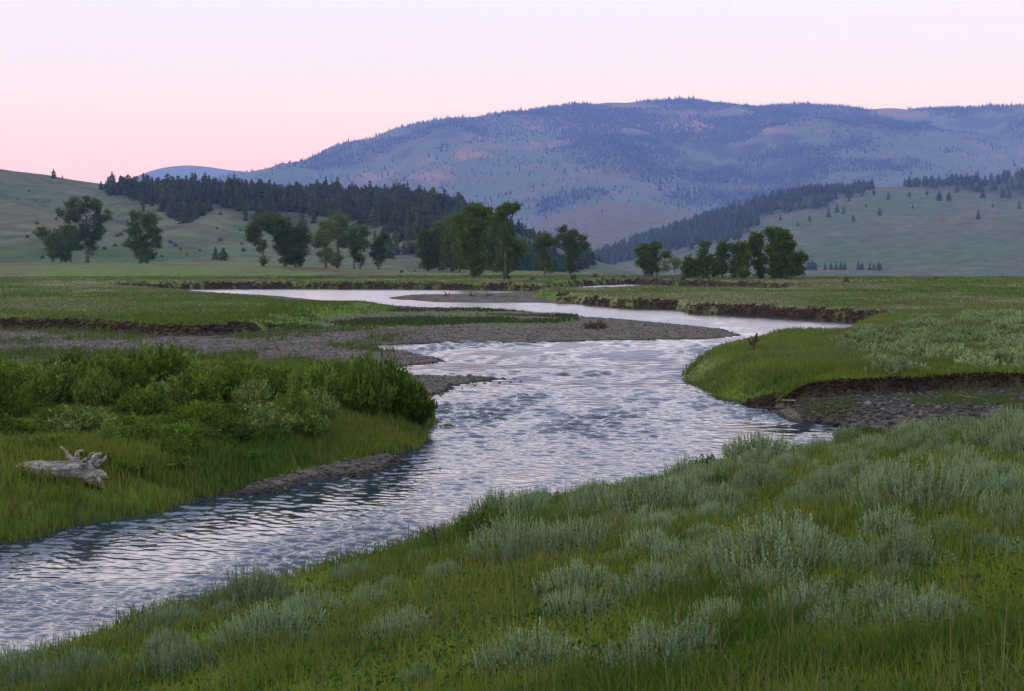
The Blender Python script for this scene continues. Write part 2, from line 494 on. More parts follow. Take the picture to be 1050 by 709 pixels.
gme = mesh('ground', np.stack([GX, GY, GZ], 1), GF, M_ground, c, True)
tag(obj('ground', gme), kind='structure')

# ------------------------------------------------------------------ river
wth = np.radians(np.linspace(-30, 30, 900))
wrs = np.exp(np.linspace(math.log(15), math.log(340), 1500))
WX_, WY_, WF = polar(wth, wrs)
d_ = np.hypot(WX_, WY_)
amp = np.interp(d_, [15, 22, 28, 33, 38, 45, 50, 57, 63, 70, 73, 76, 79, 83, 87, 91, 100, 106, 112, 125, 160, 200, 340],
                    [.95, .95, .85, .62, .32, .26, .38, 1., 1.05, .8, .3, .45, 1., .10, .25, .9, 1.15, .9, .22, .12, .10, .12, .15])
patchn = fbm((WX_ * .95 - WY_ * .28) / 2.6 + 3, (WX_ * .28 + WY_ * .95) / 9, 51, 4) + .5 * fbm(WX_ / 9, WY_ / 6, 53, 3)
amp = amp * np.clip(1 + 2.3 * patchn, np.interp(d_, [20, 45, 70], [.3, .25, .1]), 1.9)
h = np.zeros_like(d_)
r2 = np.random.default_rng(5)
flow = np.array([-.28, -.96])
for i in range(90):
    lam = float(np.exp(r2.uniform(math.log(.13), math.log(1.7))))
    ang = r2.normal(math.atan2(flow[1], flow[0]), .5)
    kx, ky = math.cos(ang) * 2 * math.pi / lam, math.sin(ang) * 2 * math.pi / lam
    ph = r2.uniform(0, 6.28)
    fade = np.clip(1.6 - d_ * .0016 / lam * 4, 0, 1)      # ripples finer than the sheet's own grid are left to the bump
    q = kx * (WX_ + .5 * vn(WX_ / 2.2, WY_ / 2.2, 60 + i)) + ky * WY_ + ph
    h += fade * (.16 + np.exp(-(np.log(lam / (d_ * .0085)) ** 2) / (2 * .55 ** 2))) * lam * .0108 * np.sin(q)
h *= amp
h += .03 * amp * vn(WX_ / .8, WY_ / .5, 77) * sst(140, 60, d_)
wz = h * 0.8
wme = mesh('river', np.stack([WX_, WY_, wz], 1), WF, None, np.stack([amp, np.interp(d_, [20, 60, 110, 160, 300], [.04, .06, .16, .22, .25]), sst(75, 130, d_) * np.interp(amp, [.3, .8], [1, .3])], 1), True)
mw = bpy.data.materials.new('river_water'); mw.use_nodes = True
t = mw.node_tree; p = t.nodes['Principled BSDF']
p.inputs['Base Color'].default_value = (.014, .026, .042, 1)
p.inputs['Roughness'].default_value = .06
p.inputs['IOR'].default_value = 1.45
g = t.nodes.new('ShaderNodeNewGeometry')
mp = t.nodes.new('ShaderNodeMapping'); mp.inputs['Scale'].default_value = (1, 1.5, 1); mp.inputs['Rotation'].default_value = (0, 0, .45)
t.links.new(g.outputs['Position'], mp.inputs['Vector'])
n_a = t.nodes.new('ShaderNodeTexNoise'); n_a.inputs['Scale'].default_value = 2.6; n_a.inputs['Detail'].default_value = 4; n_a.inputs['Distortion'].default_value = .6
t.links.new(mp.outputs[0], n_a.inputs['Vector'])
at = t.nodes.new('ShaderNodeAttribute'); at.attribute_name = 'Col'
ml = t.nodes.new('ShaderNodeMath'); ml.operation = 'MULTIPLY'
t.links.new(n_a.outputs['Fac'], ml.inputs[0]); t.links.new(at.outputs['Fac'], ml.inputs[1])
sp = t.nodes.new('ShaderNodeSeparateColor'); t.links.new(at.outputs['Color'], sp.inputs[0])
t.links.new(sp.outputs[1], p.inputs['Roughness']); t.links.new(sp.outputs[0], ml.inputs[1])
p.inputs['Coat IOR'].default_value = 3.0; p.inputs['Coat Roughness'].default_value = .22; t.links.new(sp.outputs[2], p.inputs['Coat Weight'])  # coat added to brighten distant water; its sheen is weighted by distance
b = t.nodes.new('ShaderNodeBump'); b.inputs['Strength'].default_value = .45; b.inputs['Distance'].default_value = .08
t.links.new(ml.outputs[0], b.inputs['Height']); t.links.new(b.outputs[0], p.inputs['Normal']); t.links.new(b.outputs[0], p.inputs['Coat Normal'])
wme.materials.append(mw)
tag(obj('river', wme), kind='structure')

# ------------------------------------------------------------------ hills
class Hill:
    def __init__(s, prof, Yr, Yf, zf, amp, seed, sc_n, wob=0.0, back=1.5, shape=.55):
        X, Z = bpY([p[0] for p in prof], [p[1] for p in prof], Yr)
        s.X, s.Z, s.Yr, s.Yf, s.zf, s.amp, s.seed, s.sn, s.back, s.shape, s.drop = X, Z, Yr, Yf, zf, amp, seed, sc_n, back, shape, wob
    def __call__(s, x, y):
        v = (y - s.Yf) / (s.Yr - s.Yf)
        zf = s.zf - s.drop * sst(-60, 160, x)
        zr = np.interp(x, s.X, s.Z)
        zr = (zr + np.interp(x - 20 * s.Yr / 1000, s.X, s.Z) + np.interp(x + 20 * s.Yr / 1000, s.X, s.Z)) / 3
        vc = np.clip(v, 0, 1)
        p = s.shape * vc + (1 - s.shape) * vc * vc * (3 - 2 * vc)
        n = fbm(x / s.sn, y / s.sn * .6, s.seed, 5)
        rid = np.abs(fbm(x / (s.sn * .7) + .3 * n, y / (s.sn * 2.2), s.seed + 5, 3))
        z = zf + (zr - zf) * p + s.amp * (n - .9 * rid + .15) * np.clip(v, 0, 1.5) ** .7 * np.clip(1.12 - v, 0, 1) * 1.6
        z = np.where(v > 1, z - (v - 1) ** 1.0 * (np.maximum(zr, 0) - s.zf) * .8, z)
        return np.where(v < 0, zf + v * 30, z)
    def grid(s, x0, x1, nx, ny):
        xs = np.linspace(x0, x1, nx); v = np.linspace(-.04, s.back, ny)
        Xg, Yg = np.meshgrid(xs, s.Yf + v * (s.Yr - s.Yf))
        X, Y = Xg.ravel(), Yg.ravel()
        i = (np.arange(ny - 1)[:, None] * nx + np.arange(nx - 1)[None, :]).ravel()
        return X, Y, s(X, Y), np.stack([i, i + 1, i + nx + 1, i + nx], 1)

def ell(px, py, cx, cy_, rx, ry):
    return np.clip(1.4 - ((px - cx) / rx) ** 2 - ((py - cy_) / ry) ** 2, 0, 1)

H_left = Hill([(-500, 150), (-250, 158), (-60, 168), (13, 176), (60, 183), (100, 187), (125, 189), (150, 191), (185, 195), (210, 196), (240, 199), (280, 201), (340, 203), (400, 205), (440, 205),
               (470, 211), (500, 226), (530, 243), (560, 254), (600, 266), (650, 282), (720, 300), (900, 310)], 1150, 560, 0, 18, 101, 110, wob=32.0)
H_right = Hill([(430, 320), (560, 285), (600, 266), (640, 253), (680, 238), (720, 225), (760, 211), (800, 201), (850, 196), (880, 194), (930, 192), (960, 187), (1000, 184), (1037, 181),
                (1120, 172), (1300, 150), (1500, 140)], 2700, 1350, -24, 34, 131, 300)
H_knoll = Hill([(420, 300), (500, 262), (540, 238), (570, 219), (595, 208), (622, 203), (660, 207), (700, 214), (740, 222), (800, 230), (900, 250), (1000, 290)], 4300, 3300, -36, 24, 151, 500)
H_mount = Hill([(-300, 225), (100, 212), (220, 195), (270, 183.5), (300, 174), (330, 162), (360, 150), (400, 137), (440, 127), (500, 118.5), (560, 113), (620, 106), (680, 102.5), (720, 100.5), (780, 102),
                (840, 105), (900, 109), (960, 113), (1037, 115), (1120, 118), (1300, 130), (1600, 150)], 8600, 4700, -42, 320, 171, 1000, back=1.4, shape=.7)
H_far = Hill([(-500, 230), (100, 200), (140, 180), (165, 170), (185, 167), (205, 168.5), (240, 176), (262, 179), (285, 176), (310, 171), (360, 165), (600, 160), (1000, 170)], 11800, 10200, -45, 75, 191, 1500)

def hill_obj(H, x0, x1, nx, ny, colf):
    X, Y, Z, f = H.grid(x0, x1, nx, ny)
    px, py = proj(X, Y, Z)
    return tag(obj('hills', mesh('hills', np.stack([X, Y, Z], 1), f, M_hill, colf(X, Y, Z, px, py), True)), kind='structure')

GRASSY, DRY, ROCK_GLOW, FLOORC = np.array((.078, .105, .052)), np.array((.115, .10, .062)), np.array((.22, .135, .095)), np.array((.03, .035, .022))  # rock tint is reddish stone warmed by painted alpenglow
def col_left(X, Y, Z, px, py):
    n = fbm(X / 60, Y / 60, 201, 5)
    c = np.repeat(GRASSY[None], len(X), 0)
    c = mixc(c, np.clip(.3 + 1.3 * n, 0, .8), DRY)
    c = mixc(c, np.clip(2.6 * fbm(X / 14, Y / 16, 203, 4) - .25, 0, .7), (.07, .08, .05))
    c = mixc(c, ell(px, py, 60, 262, 160, 10) * .7, (.05, .085, .03))
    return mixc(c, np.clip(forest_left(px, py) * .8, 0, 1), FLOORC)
def col_right(X, Y, Z, px, py):
    n = fbm(X / 120, Y / 120, 211, 5)
    c = np.repeat(np.array((.080, .100, .055))[None], len(X), 0)
    c = mixc(c, np.clip(.25 + 1.3 * n, 0, .7), DRY)
    c = mixc(c, np.clip(2.2 * fbm(X / 30, Y / 34, 213, 4) - .35, 0, .55), (.08, .095, .06))
    c = mixc(c, ell(px, py, 900, 262, 200, 12) * .5, (.06, .10, .04))
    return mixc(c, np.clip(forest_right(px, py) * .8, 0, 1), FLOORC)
def col_knoll(X, Y, Z, px, py):
    n = fbm(X / 160, Y / 160, 221, 5)
    c = np.repeat(np.array((.11, .095, .06))[None], len(X), 0)
    return mixc(c, np.clip(.3 + 1.5 * n, 0, .8), (.09, .095, .06))
def col_mount(X, Y, Z, px, py):
    n = fbm(X / 580, Y / 580, 231, 5); n2_ = fbm(X / 105, Y / 115, 233, 4)
    c = np.repeat(np.array((.075, .10, .055))[None], len(X), 0)
    c = mixc(c, np.clip(.35 + 1.6 * n2_ + .6 * n, 0, 1), (.13, .10, .075))
    c = mixc(c, np.clip(forest_mount(px, py) * (.75 + 2.2 * n2_ + .8 * n) + 1.2 * n2_ - .25, 0, 1) * .85, (.020, .025, .017))
    for cx, cy_, rx, ry in ROCK_GLOW_SPOTS:
        c = mixc(c, np.clip(ell(px, py, cx, cy_, rx * 1.25, ry * 1.3) * (.15 + 3.4 * n2_ + 1.2 * n), 0, .8), ROCK_GLOW)  # bare reddish rock, with the upper slopes' warm glow painted into its colour
    return c
def col_far(X, Y, Z, px, py):
    n = fbm(X / 600, Y / 600, 241, 4)
    return mixc(np.repeat(np.array((.09, .10, .07))[None], len(X), 0), np.clip(.3 + 1.5 * n, 0, .7), (.05, .06, .045))
ROCK_GLOW_SPOTS = [(490, 167, 45, 7), (535, 142, 42, 8), (630, 112, 36, 5), (560, 128, 30, 6), (880, 117, 60, 5), (770, 117, 60, 5), (660, 128, 60, 7), (1005, 154, 40, 7), (800, 130, 70, 6),
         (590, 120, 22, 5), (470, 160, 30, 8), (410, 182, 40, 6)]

def soft(px, py, poly, e=6.0):
    """how far inside a polygon, 0 to 1, with a soft ragged rim"""
    q = in_poly(px, py, poly).astype(float)
    for dx, dy in ((e, 0), (-e, 0), (0, e * .6), (0, -e * .6)):
        q = q + in_poly(px + dx, py + dy, poly)
    return q / 5
FL = [(108, 176), (150, 178), (240, 184), (300, 186), (400, 190), (470, 200), (530, 236), (570, 256), (610, 272), (560, 284), (470, 274), (420, 262), (398, 262), (370, 238), (330, 236), (262, 234),
      (235, 216), (215, 214), (196, 228), (182, 224), (160, 210), (138, 205), (110, 200)]
FL_hole = [(330, 216), (400, 234), (420, 256), (380, 258), (340, 246), (310, 232)]
def forest_left(px, py): return np.clip(soft(px, py, FL) - .85 * soft(px, py, FL_hole), 0, 1)
FR = [(590, 268), (640, 250), (700, 230), (760, 208), (800, 198), (850, 192), (888, 188), (890, 198), (850, 202), (840, 214), (800, 218), (775, 228), (765, 240), (735, 248), (690, 258), (640, 268), (600, 276)]
FR2 = [(921, 191), (950, 184), (1037, 175), (1200, 160), (1200, 190), (1037, 203), (990, 196), (958, 194)]
def forest_right(px, py): return np.clip(soft(px, py, FR) + .75 * soft(px, py, FR2, 4), 0, 1)
FM1 = [(520, 118), (620, 104), (720, 98), (900, 106), (1037, 112), (1250, 125), (1250, 150), (1037, 146), (960, 160), (930, 172), (880, 185), (800, 192), (720, 186), (640, 176), (600, 164), (570, 152), (600, 142), (560, 132)]
FM2 = [(290, 180), (330, 160), (400, 134), (520, 115), (540, 128), (480, 140), (470, 152), (420, 158), (380, 172), (330, 186)]
FM3 = [(555, 205), (575, 197), (620, 194), (625, 200), (600, 206), (560, 220), (548, 220)]
FM4 = [(660, 205), (700, 196), (780, 196), (850, 190), (850, 200), (760, 210), (700, 214)]
FMC = [(845, 160), (905, 153), (955, 156), (930, 163), (870, 166)]
def forest_mount(px, py):
    return np.clip(soft(px, py, FM1, 16) * .95 + .55 * soft(px, py, FM2, 16) + soft(px, py, FM3, 3) + .8 * soft(px, py, FM4, 4) - soft(px, py, FMC, 4), 0, 1)

hill_obj(H_left, -1100, 560, 420, 170, col_left)
hill_obj(H_right, -300, 2600, 460, 200, col_right)
hill_obj(H_knoll, -600, 2000, 260, 110, col_knoll)
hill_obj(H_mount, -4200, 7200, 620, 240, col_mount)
hill_obj(H_far, -7500, 5000, 260, 60, col_far)

# ------------------------------------------------------------------ haze
hz = bpy.data.materials.new('haze'); hz.use_nodes = True
t = hz.node_tree; t.nodes.clear()
o_ = t.nodes.new('ShaderNodeOutputMaterial'); pv = t.nodes.new('ShaderNodeVolumePrincipled')
pv.inputs['Color'].default_value = (.22, .355, .93, 1)
pv.inputs['Absorption Color'].default_value = (1, 1, 1, 1)
pv.inputs['Density'].default_value = 1.08e-4
t.links.new(pv.outputs[0], o_.inputs['Volume'])
x0, x1, y0, y1, z0, z1 = -10500, 10500, -9800, 13500, -420, 1090
hv = [(x, y, z) for z in (z0, z1) for y in (y0, y1) for x in (x0, x1)]
hf = [(0, 2, 3, 1), (4, 5, 7, 6), (0, 1, 5, 4), (2, 6, 7, 3), (0, 4, 6, 2), (1, 3, 7, 5)]
tag(obj('haze', mesh('haze', hv, hf, hz)), kind='stuff')
# ------------------------------------------------------------------ leaves, trees
def leaf_cards(n, cen, size, aspect=.6, tilt=None, r=rng):
    """n small leaf faces (two triangles each) at the points cen"""
    a = r.normal(size=(n, 3)); a /= np.linalg.norm(a, axis=1)[:, None]
    if tilt is not None:
        a = a * (1 - tilt) + np.array([0, 0, 1.0]) * tilt; a /= np.linalg.norm(a, axis=1)[:, None]
    b = np.cross(a, r.normal(size=(n, 3))); b /= np.linalg.norm(b, axis=1)[:, None] + 1e-9
    s = np.broadcast_to(size, (n,))[:, None] * .5
    p = cen
    v = np.stack([p - a * s, p + b * s * aspect, p + a * s, p - b * s * aspect], 1).reshape(-1, 3)
    i = np.arange(n)[:, None] * 4
    f = np.concatenate([i + [0, 1, 2], i + [0, 2, 3]], 0)
    return v, f

def cottonwood(px, py, blobs, label, pale=0.0, trunks=None, dist=None, bare=0):
    x, y, z = hit(px, py, 200, 640)
    if dist: 
        x, y = x * dist / y, dist; z = gz(x, y)
    d = math.hypot(x, y); m = d / F
    root = obj('cottonwood_tree', None, None, (x, y, z))
    tag(root, label, 'tree', 'cottonwood trees across the valley floor')
    ppx, ppy = proj(x, y, z)
    r = np.random.default_rng(int(px * 7 + py))
    crown, trunk = MB(), MB()
    yaw = math.atan2(x, y)
    cc, ss = math.cos(yaw), math.sin(yaw)
    bark = np.array((.15, .125, .10))
    base_col = np.array((.078, .125, .012)) * (1 - pale) + np.array((.13, .165, .045)) * pale
    tr = trunks or [0.0]
    cents = []
    for bx, by, rx, ry in blobs:
        u = (bx - ppx) * m; w = (ppy - by) * m
        dep = r.normal(0, .35 * rx * m)
        cents.append((u, dep, w, rx * m * 1.02, ry * m * 1.02))
    for u, dep, w, rx, ry in cents:
        npx = (rx / m) * (ry / m) * 1.15
        ncl = max(6, int(npx * .30))
        q = r.normal(size=(ncl, 3)); q /= np.linalg.norm(q, axis=1)[:, None]
        q *= (r.uniform(.2, 1.25, (ncl, 1)) ** .55)
        cl = q * np.array([rx * .92, rx * .8, ry * .92]) + np.array([u, dep, w])
        per = max(20, int(npx * 20 / ncl))
        p = np.repeat(cl, per, 0) + r.normal(size=(ncl * per, 3)) * np.array([.42, .42, .34]) * max(.7, min(1.25, m / .22))
        lp = np.stack([p[:, 0] * cc + p[:, 1] * ss, -p[:, 0] * ss + p[:, 1] * cc, p[:, 2]], 1)
        lp = lp[lp[:, 2] > .25]
        v, f = leaf_cards(len(lp), lp, r.uniform(.34, .62, len(lp)), .65, None, r)
        jit = r.uniform(.75, 1.3, (len(lp), 1)) * np.array([[1, 1, 1]]) + r.normal(0, .06, (len(lp), 3))
        crown.put(v, f, np.repeat(base_col * jit, 4, 0).clip(.004, 1))
    top = max(c[2] for c in cents)
    for k, t0 in enumerate(tr):
        mine = [c for i, c in enumerate(cents) if i % len(tr) == k] or cents
        u0 = t0 * m
        tx = np.mean([c[0] for c in mine]); tz = max(c[2] for c in mine) * .9
        R0 = max(.28, .030 * top) / (1 + .25 * (len(tr) - 1))
        axis = [np.array([u0 + (tx - u0) * s ** 1.5 + .25 * r.normal() * s, .2 * r.normal() * s, -0.4 + (tz + .4) * s]) for s in np.linspace(0, 1, 7)]
        rot = lambda P_: np.array([[q[0] * cc + q[1] * ss, -q[0] * ss + q[1] * cc, q[2]] for q in P_])
        tube(trunk, rot(axis), [R0 * 1.35, R0, R0 * .85, R0 * .7, R0 * .5, R0 * .33, R0 * .14], 7, bark, jit=.08)
        for u, dep, w, rx, ry in mine:
            zs = max(.15 * top, w - ry - .25 * abs(u - u0))
            s = min(.85, (zs + .4) / (tz + .4)); a = axis[0] + 0
            j = s * 6; i0 = min(5, int(j)); a = axis[i0] + (axis[i0 + 1] - axis[i0]) * (j - i0)
            e = np.array([u, dep, w + ry * .5])
            mid = (a + e) / 2 + np.array([0, 0, -.08 * np.linalg.norm(e - a)])
            tube(trunk, rot([a, mid, e]), [R0 * .42 * (1 - s * .5), R0 * .26, .04], 5, bark, jit=.08)
            for _ in range(4):
                g2 = e + r.normal(size=3) * np.array([rx, rx, ry]) * .55
                tube(trunk, rot([mid, (mid + g2) / 2 + np.array([0, 0, .2]), g2]), [R0 * .16, R0 * .09, .02], 4, bark)
    obj('crown', crown.mesh('crown', M_leaf), root)
    obj('trunk', trunk.mesh('trunk', M_bark, True), root)
    return root

cottonwood(68, 269, [(66, 249, 15, 15), (44, 240, 6, 6), (55, 246, 9, 9), (78, 250, 8, 12), (62, 260, 12, 8), (70, 238, 10, 7)], 'short rounded cottonwood with a dark bushy crown, leftmost in the valley', trunks=[-5, 0, 5])
cottonwood(89.5, 269, [(83, 213, 13, 9), (104, 224, 9, 8), (92, 237, 12, 12), (93, 255, 6, 9), (64, 220, 5, 4), (76, 225, 11, 8), (98, 213, 7, 6), (101, 240, 7, 7)], 'tall two-lobed cottonwood rising behind the short rounded leftmost tree')
cottonwood(147, 270, [(141, 222, 7, 5), (156, 227, 9, 8), (146, 236, 15, 10), (144, 251, 12, 9), (132, 251, 5, 3), (149, 262, 11, 7), (158, 243, 7, 8), (160, 252, 5, 4)], 'blocky square-topped cottonwood standing alone below the grassy hill', trunks=[-3, 4])
cottonwood(269.5, 273.3, [(272, 225, 14, 5), (263, 238, 8, 9), (279, 234, 8, 8), (268, 252, 5, 6), (269, 268, 4, 3), (259, 243, 5, 6)], 'umbrella-topped cottonwood with a bare forked lower trunk')
cottonwood(292, 273.5, [(289, 230, 7, 7), (291, 249, 9, 12), (291, 263, 6, 7), (285, 243, 5, 8)], 'slim cottonwood squeezed between the umbrella-topped tree and a broad dark one')
cottonwood(303, 274, [(306, 240, 13, 11), (304, 257, 12, 10), (311, 246, 8, 8), (303, 268, 8, 5), (298, 235, 7, 6)], 'broad dense dark cottonwood, fullest of the five-tree row left of centre')
cottonwood(334, 275, [(332, 244, 10, 10), (337, 230, 9, 5), (335, 263, 8, 8), (325, 247, 5, 6)], 'pale thin-leaved cottonwood just right of the broad dense dark one', .8)
cottonwood(346, 275, [(352, 228, 8, 8), (344, 240, 10, 8), (353, 247, 8, 8), (346, 266, 6, 7), (347, 224, 5, 5)], 'tallest pale olive cottonwood with a ragged open top', .6)
cottonwood(366, 276, [(367, 238, 11, 7), (371, 251, 8, 9), (363, 257, 5, 7), (370, 266, 5, 7), (361, 245, 6, 6)], 'twin-trunked cottonwood between the pale ragged tree and a small leaning one', .25, trunks=[-3, 3])
cottonwood(388, 276, [(395, 243, 5, 6), (388, 249, 7, 6), (384, 257, 5, 6), (393, 259, 5, 5), (388, 267, 5, 5), (391, 246, 5, 5)], 'small cottonwood leaning right, last of the row left of the central grove')
cottonwood(439, 278, [(436, 243, 7, 7), (438, 257, 9, 9), (438, 269, 9, 6), (433, 250, 4, 5)], 'low cottonwood at the left edge of the big central grove')
cottonwood(451, 278, [(450, 235, 8, 8), (450, 255, 9, 12), (452, 271, 8, 6), (456, 243, 6, 6)], 'second cottonwood from the left in the big central grove', .15)
cottonwood(463, 278.6, [(463, 229, 7, 8), (462, 251, 9, 14), (464, 269, 8, 8)], 'narrow cottonwood left of the tallest tree in the central grove')
cottonwood(471, 279, [(470, 235, 8, 9), (472, 255, 8, 14), (471, 271, 7, 7)], 'dark cottonwood with bare pale trunk tucked behind the tallest grove tree', .1)
cottonwood(509, 279, [(504, 231, 9, 12), (506, 255, 9, 14), (508, 271, 7, 8)], 'shaded cottonwood half hidden between the two largest grove trees')
cottonwood(486.6, 285, [(486, 217, 13, 8), (476, 227, 11, 8), (497, 220, 9, 7), (488, 239, 17, 13), (488, 258, 14, 12), (487, 274, 8, 8), (480, 247, 10, 9)], 'tallest and broadest cottonwood, front of the central grove, trunk showing')
cottonwood(518, 283, [(519, 216, 10, 6), (528, 216, 5, 5), (512, 223, 6, 6), (518, 239, 8, 9), (526, 253, 11, 10), (522, 265, 12, 7), (516, 275, 8, 6), (535, 258, 5, 5)], 'large cottonwood with a detached flat top, right side of the central grove')
cottonwood(559, 281, [(558, 244, 7, 5), (549, 251, 5, 3.5), (566, 250, 5, 5), (558, 254, 8, 6), (558, 267, 5, 8), (563, 275, 4, 4)], 'short T-shaped cottonwood just right of the central grove', .1)
cottonwood(585, 281, [(578, 237, 5, 4), (588, 238, 4.5, 5), (598, 244, 4.5, 3.5), (583, 247, 7, 7), (599, 253, 4.5, 4), (586, 259, 7, 7), (573, 243, 3, 3), (585, 271, 5, 7)], 'open-crowned cottonwood with clumped tufts of leaves, gaps showing the mountain')
cottonwood(666, 284, [(660, 256, 6, 6), (672, 254, 6, 5), (665, 266, 10, 9), (667, 275, 9, 6), (683, 261, 5, 3), (658, 268, 5, 6)], 'blocky cottonwood with one branch reaching right, first of the right-hand row')
cottonwood(679, 281.5, [(680, 273, 5, 6)], 'small hazy cottonwood far behind the branch of the blocky tree', .5, dist=560)
cottonwood(691, 281.5, [(689, 270, 6, 7), (696, 271, 5, 7)], 'hazy wide cottonwood clump in the gap of the right-hand row', .5, dist=570)
cottonwood(711, 286, [(709.5, 269, 6, 6), (709, 277, 8, 6), (706, 273, 4, 5)], 'low round cottonwood left of the tree with a tufted spire')
cottonwood(721, 286, [(722, 251.5, 4, 2.5), (720, 260, 5, 4), (722, 268, 6, 5), (728, 266, 3.5, 4), (720, 279, 6, 5)], 'lanky cottonwood with a lone tuft at the top of its bare spire')
cottonwood(740.5, 286, [(741, 255, 6, 5), (740, 266, 6.5, 7), (738, 275, 8, 7), (733, 278, 4, 4)], 'egg-shaped single cottonwood in the middle of the right-hand row')
cottonwood(753, 286, [(754, 256, 4.5, 5), (754, 268, 5, 8), (754, 279, 4, 6)], 'thin columnar cottonwood touching a taller narrow neighbour')
cottonwood(761, 286.3, [(759, 251.5, 3.5, 3), (764, 258, 5, 6), (762, 269.5, 7, 9), (762, 279, 6, 5)], 'narrow cottonwood immediately left of the two tall broad right-hand trees', trunks=[0, 2])
cottonwood(781, 286.3, [(775, 245, 6, 5), (776, 254, 6.5, 7), (779, 267, 6, 8), (781, 279, 5, 5), (771, 250, 3, 4)], 'upright cottonwood separated by a sky gap from the broad domed tree')
cottonwood(801, 286.7, [(794, 241, 12, 6), (804, 250, 10, 8), (791, 252, 6.5, 7), (796, 264, 13, 10), (800, 277, 13, 8), (806, 262, 8, 9)], 'broad domed cottonwood, biggest in the right-hand row', trunks=[-4, 0, 5])
cottonwood(814, 286.7, [(821, 264, 4.5, 5), (814, 268, 6, 7), (817, 277, 7, 6)], 'short cottonwood at the right end of the right-hand row')

# ------------------------------------------------------------------ conifers
def conifer_arrays(r, levels=11, per=7, H=1.0, W=.19):
    mb = MB()
    tube(mb, [(0, 0, -.03), (0, 0, .5), (0, 0, .97)], [.022, .014, .004], 5, (.06, .05, .042))
    for L in range(levels):
        t = (L + r.uniform(-.3, .3)) / levels
        zc = .10 + .88 * t
        w = W * (1 - t) ** .6 * r.uniform(.7, 1.2) + .014
        a0 = r.uniform(0, 6.28)
        for b in range(per):
            if r.random() < .12: continue
            a = a0 + b * 2 * math.pi / per + r.uniform(-.3, .3)
            ww = w * r.uniform(.65, 1.2)
            dx, dy = math.cos(a), math.sin(a)
            tz = zc - ww * r.uniform(.15, .6)
            th = ww * .42
            v = [(0, 0, zc + .035), (dx * ww * .6 - dy * th, dy * ww * .6 + dx * th, tz + .02), (dx * ww, dy * ww, tz), (dx * ww * .6 + dy * th, dy * ww * .6 - dx * th, tz + .02), (dx * ww * .4, dy * ww * .4, tz - .035)]
            col = np.array((.060, .084, .028)) * r.uniform(.75, 1.3)
            mb.put(v, [(0, 1, 2), (0, 2, 3), (1, 4, 2), (2, 4, 3)], col)
    return np.concatenate(mb.v), np.concatenate(mb.f), np.concatenate(mb.c)

rc = np.random.default_rng(3)
CONIF = [conifer_arrays(rc, rc.integers(9, 13), 7, 1, rc.uniform(.24, .36)) for _ in range(6)]
def tiny_conifer(r):
    v = [(0, 0, 1)]; f = []
    for k in range(4):
        a = k * 1.571 + r.uniform(-.3, .3); q = r.uniform(.1, .19)
        v.append((math.cos(a) * q, math.sin(a) * q, r.uniform(.12, .3)))
    v.append((0, 0, 0))
    for k in range(4): f += [(0, 1 + k, 1 + (k + 1) % 4), (5, 1 + (k + 1) % 4, 1 + k)]
    return np.array(v, float), np.array(f), np.tile(np.array((.022, .030, .014)), (6, 1))
TINY = [tiny_conifer(rc) for _ in range(8)]

def wood(name, protos, X, Y, Z, Hs, mat, r, label, cat):
    vs, fs, cs, n = [], [], [], 0
    pick = r.integers(0, len(protos), len(X))
    for k, (pv, pf, pc) in enumerate(protos):
        i = np.where(pick == k)[0]
        if not len(i): continue
        a = r.uniform(0, 6.28, len(i)); s = Hs[i]
        wd = s * r.uniform(.8, 1.3, len(i))
        ca, sa = np.cos(a)[:, None], np.sin(a)[:, None]
        vx = (pv[None, :, 0] * ca - pv[None, :, 1] * sa) * wd[:, None] + X[i][:, None]
        vy = (pv[None, :, 0] * sa + pv[None, :, 1] * ca) * wd[:, None] + Y[i][:, None]
        vz = pv[None, :, 2] * s[:, None] + Z[i][:, None]
        vs.append(np.stack([vx, vy, vz], 2).reshape(-1, 3))
        fs.append((pf[None] + (np.arange(len(i)) * len(pv))[:, None, None]).reshape(-1, 3) + n)
        cs.append((pc[None] * r.uniform(.75, 1.3, (len(i), 1, 1))).reshape(-1, 3))
        n += len(i) * len(pv)
    return tag(obj(name, mesh(name, np.concatenate(vs), np.concatenate(fs), mat, np.concatenate(cs))), label, cat, kind='stuff')

def scatter(H, x0, x1, n, dens, r, vmin=0.02, vmax=1.04, nz=None):
    x = r.uniform(x0, x1, n); y = H.Yf + r.uniform(vmin, vmax, n) * (H.Yr - H.Yf)
    z = H(x, y)
    px, py = proj(x, y, z)
    dd = dens(px, py)
    if nz: dd = dd * np.clip(.72 + nz[1] * fbm(x / nz[0], y / nz[0], 301, 4), 0, 1)
    k = r.random(n) < dd
    return x[k], y[k], z[k]

x, y, z = scatter(H_left, -420, 140, 15000, forest_left, rc, nz=(34, 2.3))
wood('conifer_forest', CONIF, x, y, z - .4, np.exp(rc.normal(math.log(7.6), .26, len(x))), M_needle, rc, 'dark conifer forest covering the ridge of the left hill', 'forest')
x, y, z = scatter(H_right, 70, 1300, 14000, lambda a, b: forest_right(a, b) * .9, rc, nz=(70, 2.3))
wood('conifer_forest', CONIF, x, y, z - .5, rc.uniform(11, 21, len(x)), M_needle, rc, 'dark conifer woods along the left flank and crest of the right hill', 'forest')
x, y, z = scatter(H_mount, -2000, 4200, 230000, lambda a, b: np.clip(forest_mount(a, b) * .75 + .07, 0, 1), rc, vmin=.05, nz=(330, 2.6))
wood('conifer_forest', TINY, x, y, z - .5, np.exp(rc.normal(math.log(15), .3, len(x))), M_needle, rc, 'blue hazy conifer forest spread over the big mountain', 'forest')
x, y, z = scatter(H_knoll, -330, 1200, 500, lambda a, b: soft(a, b, [(690, 214), (760, 210), (800, 240), (740, 232)]) * .6 + .03, rc)
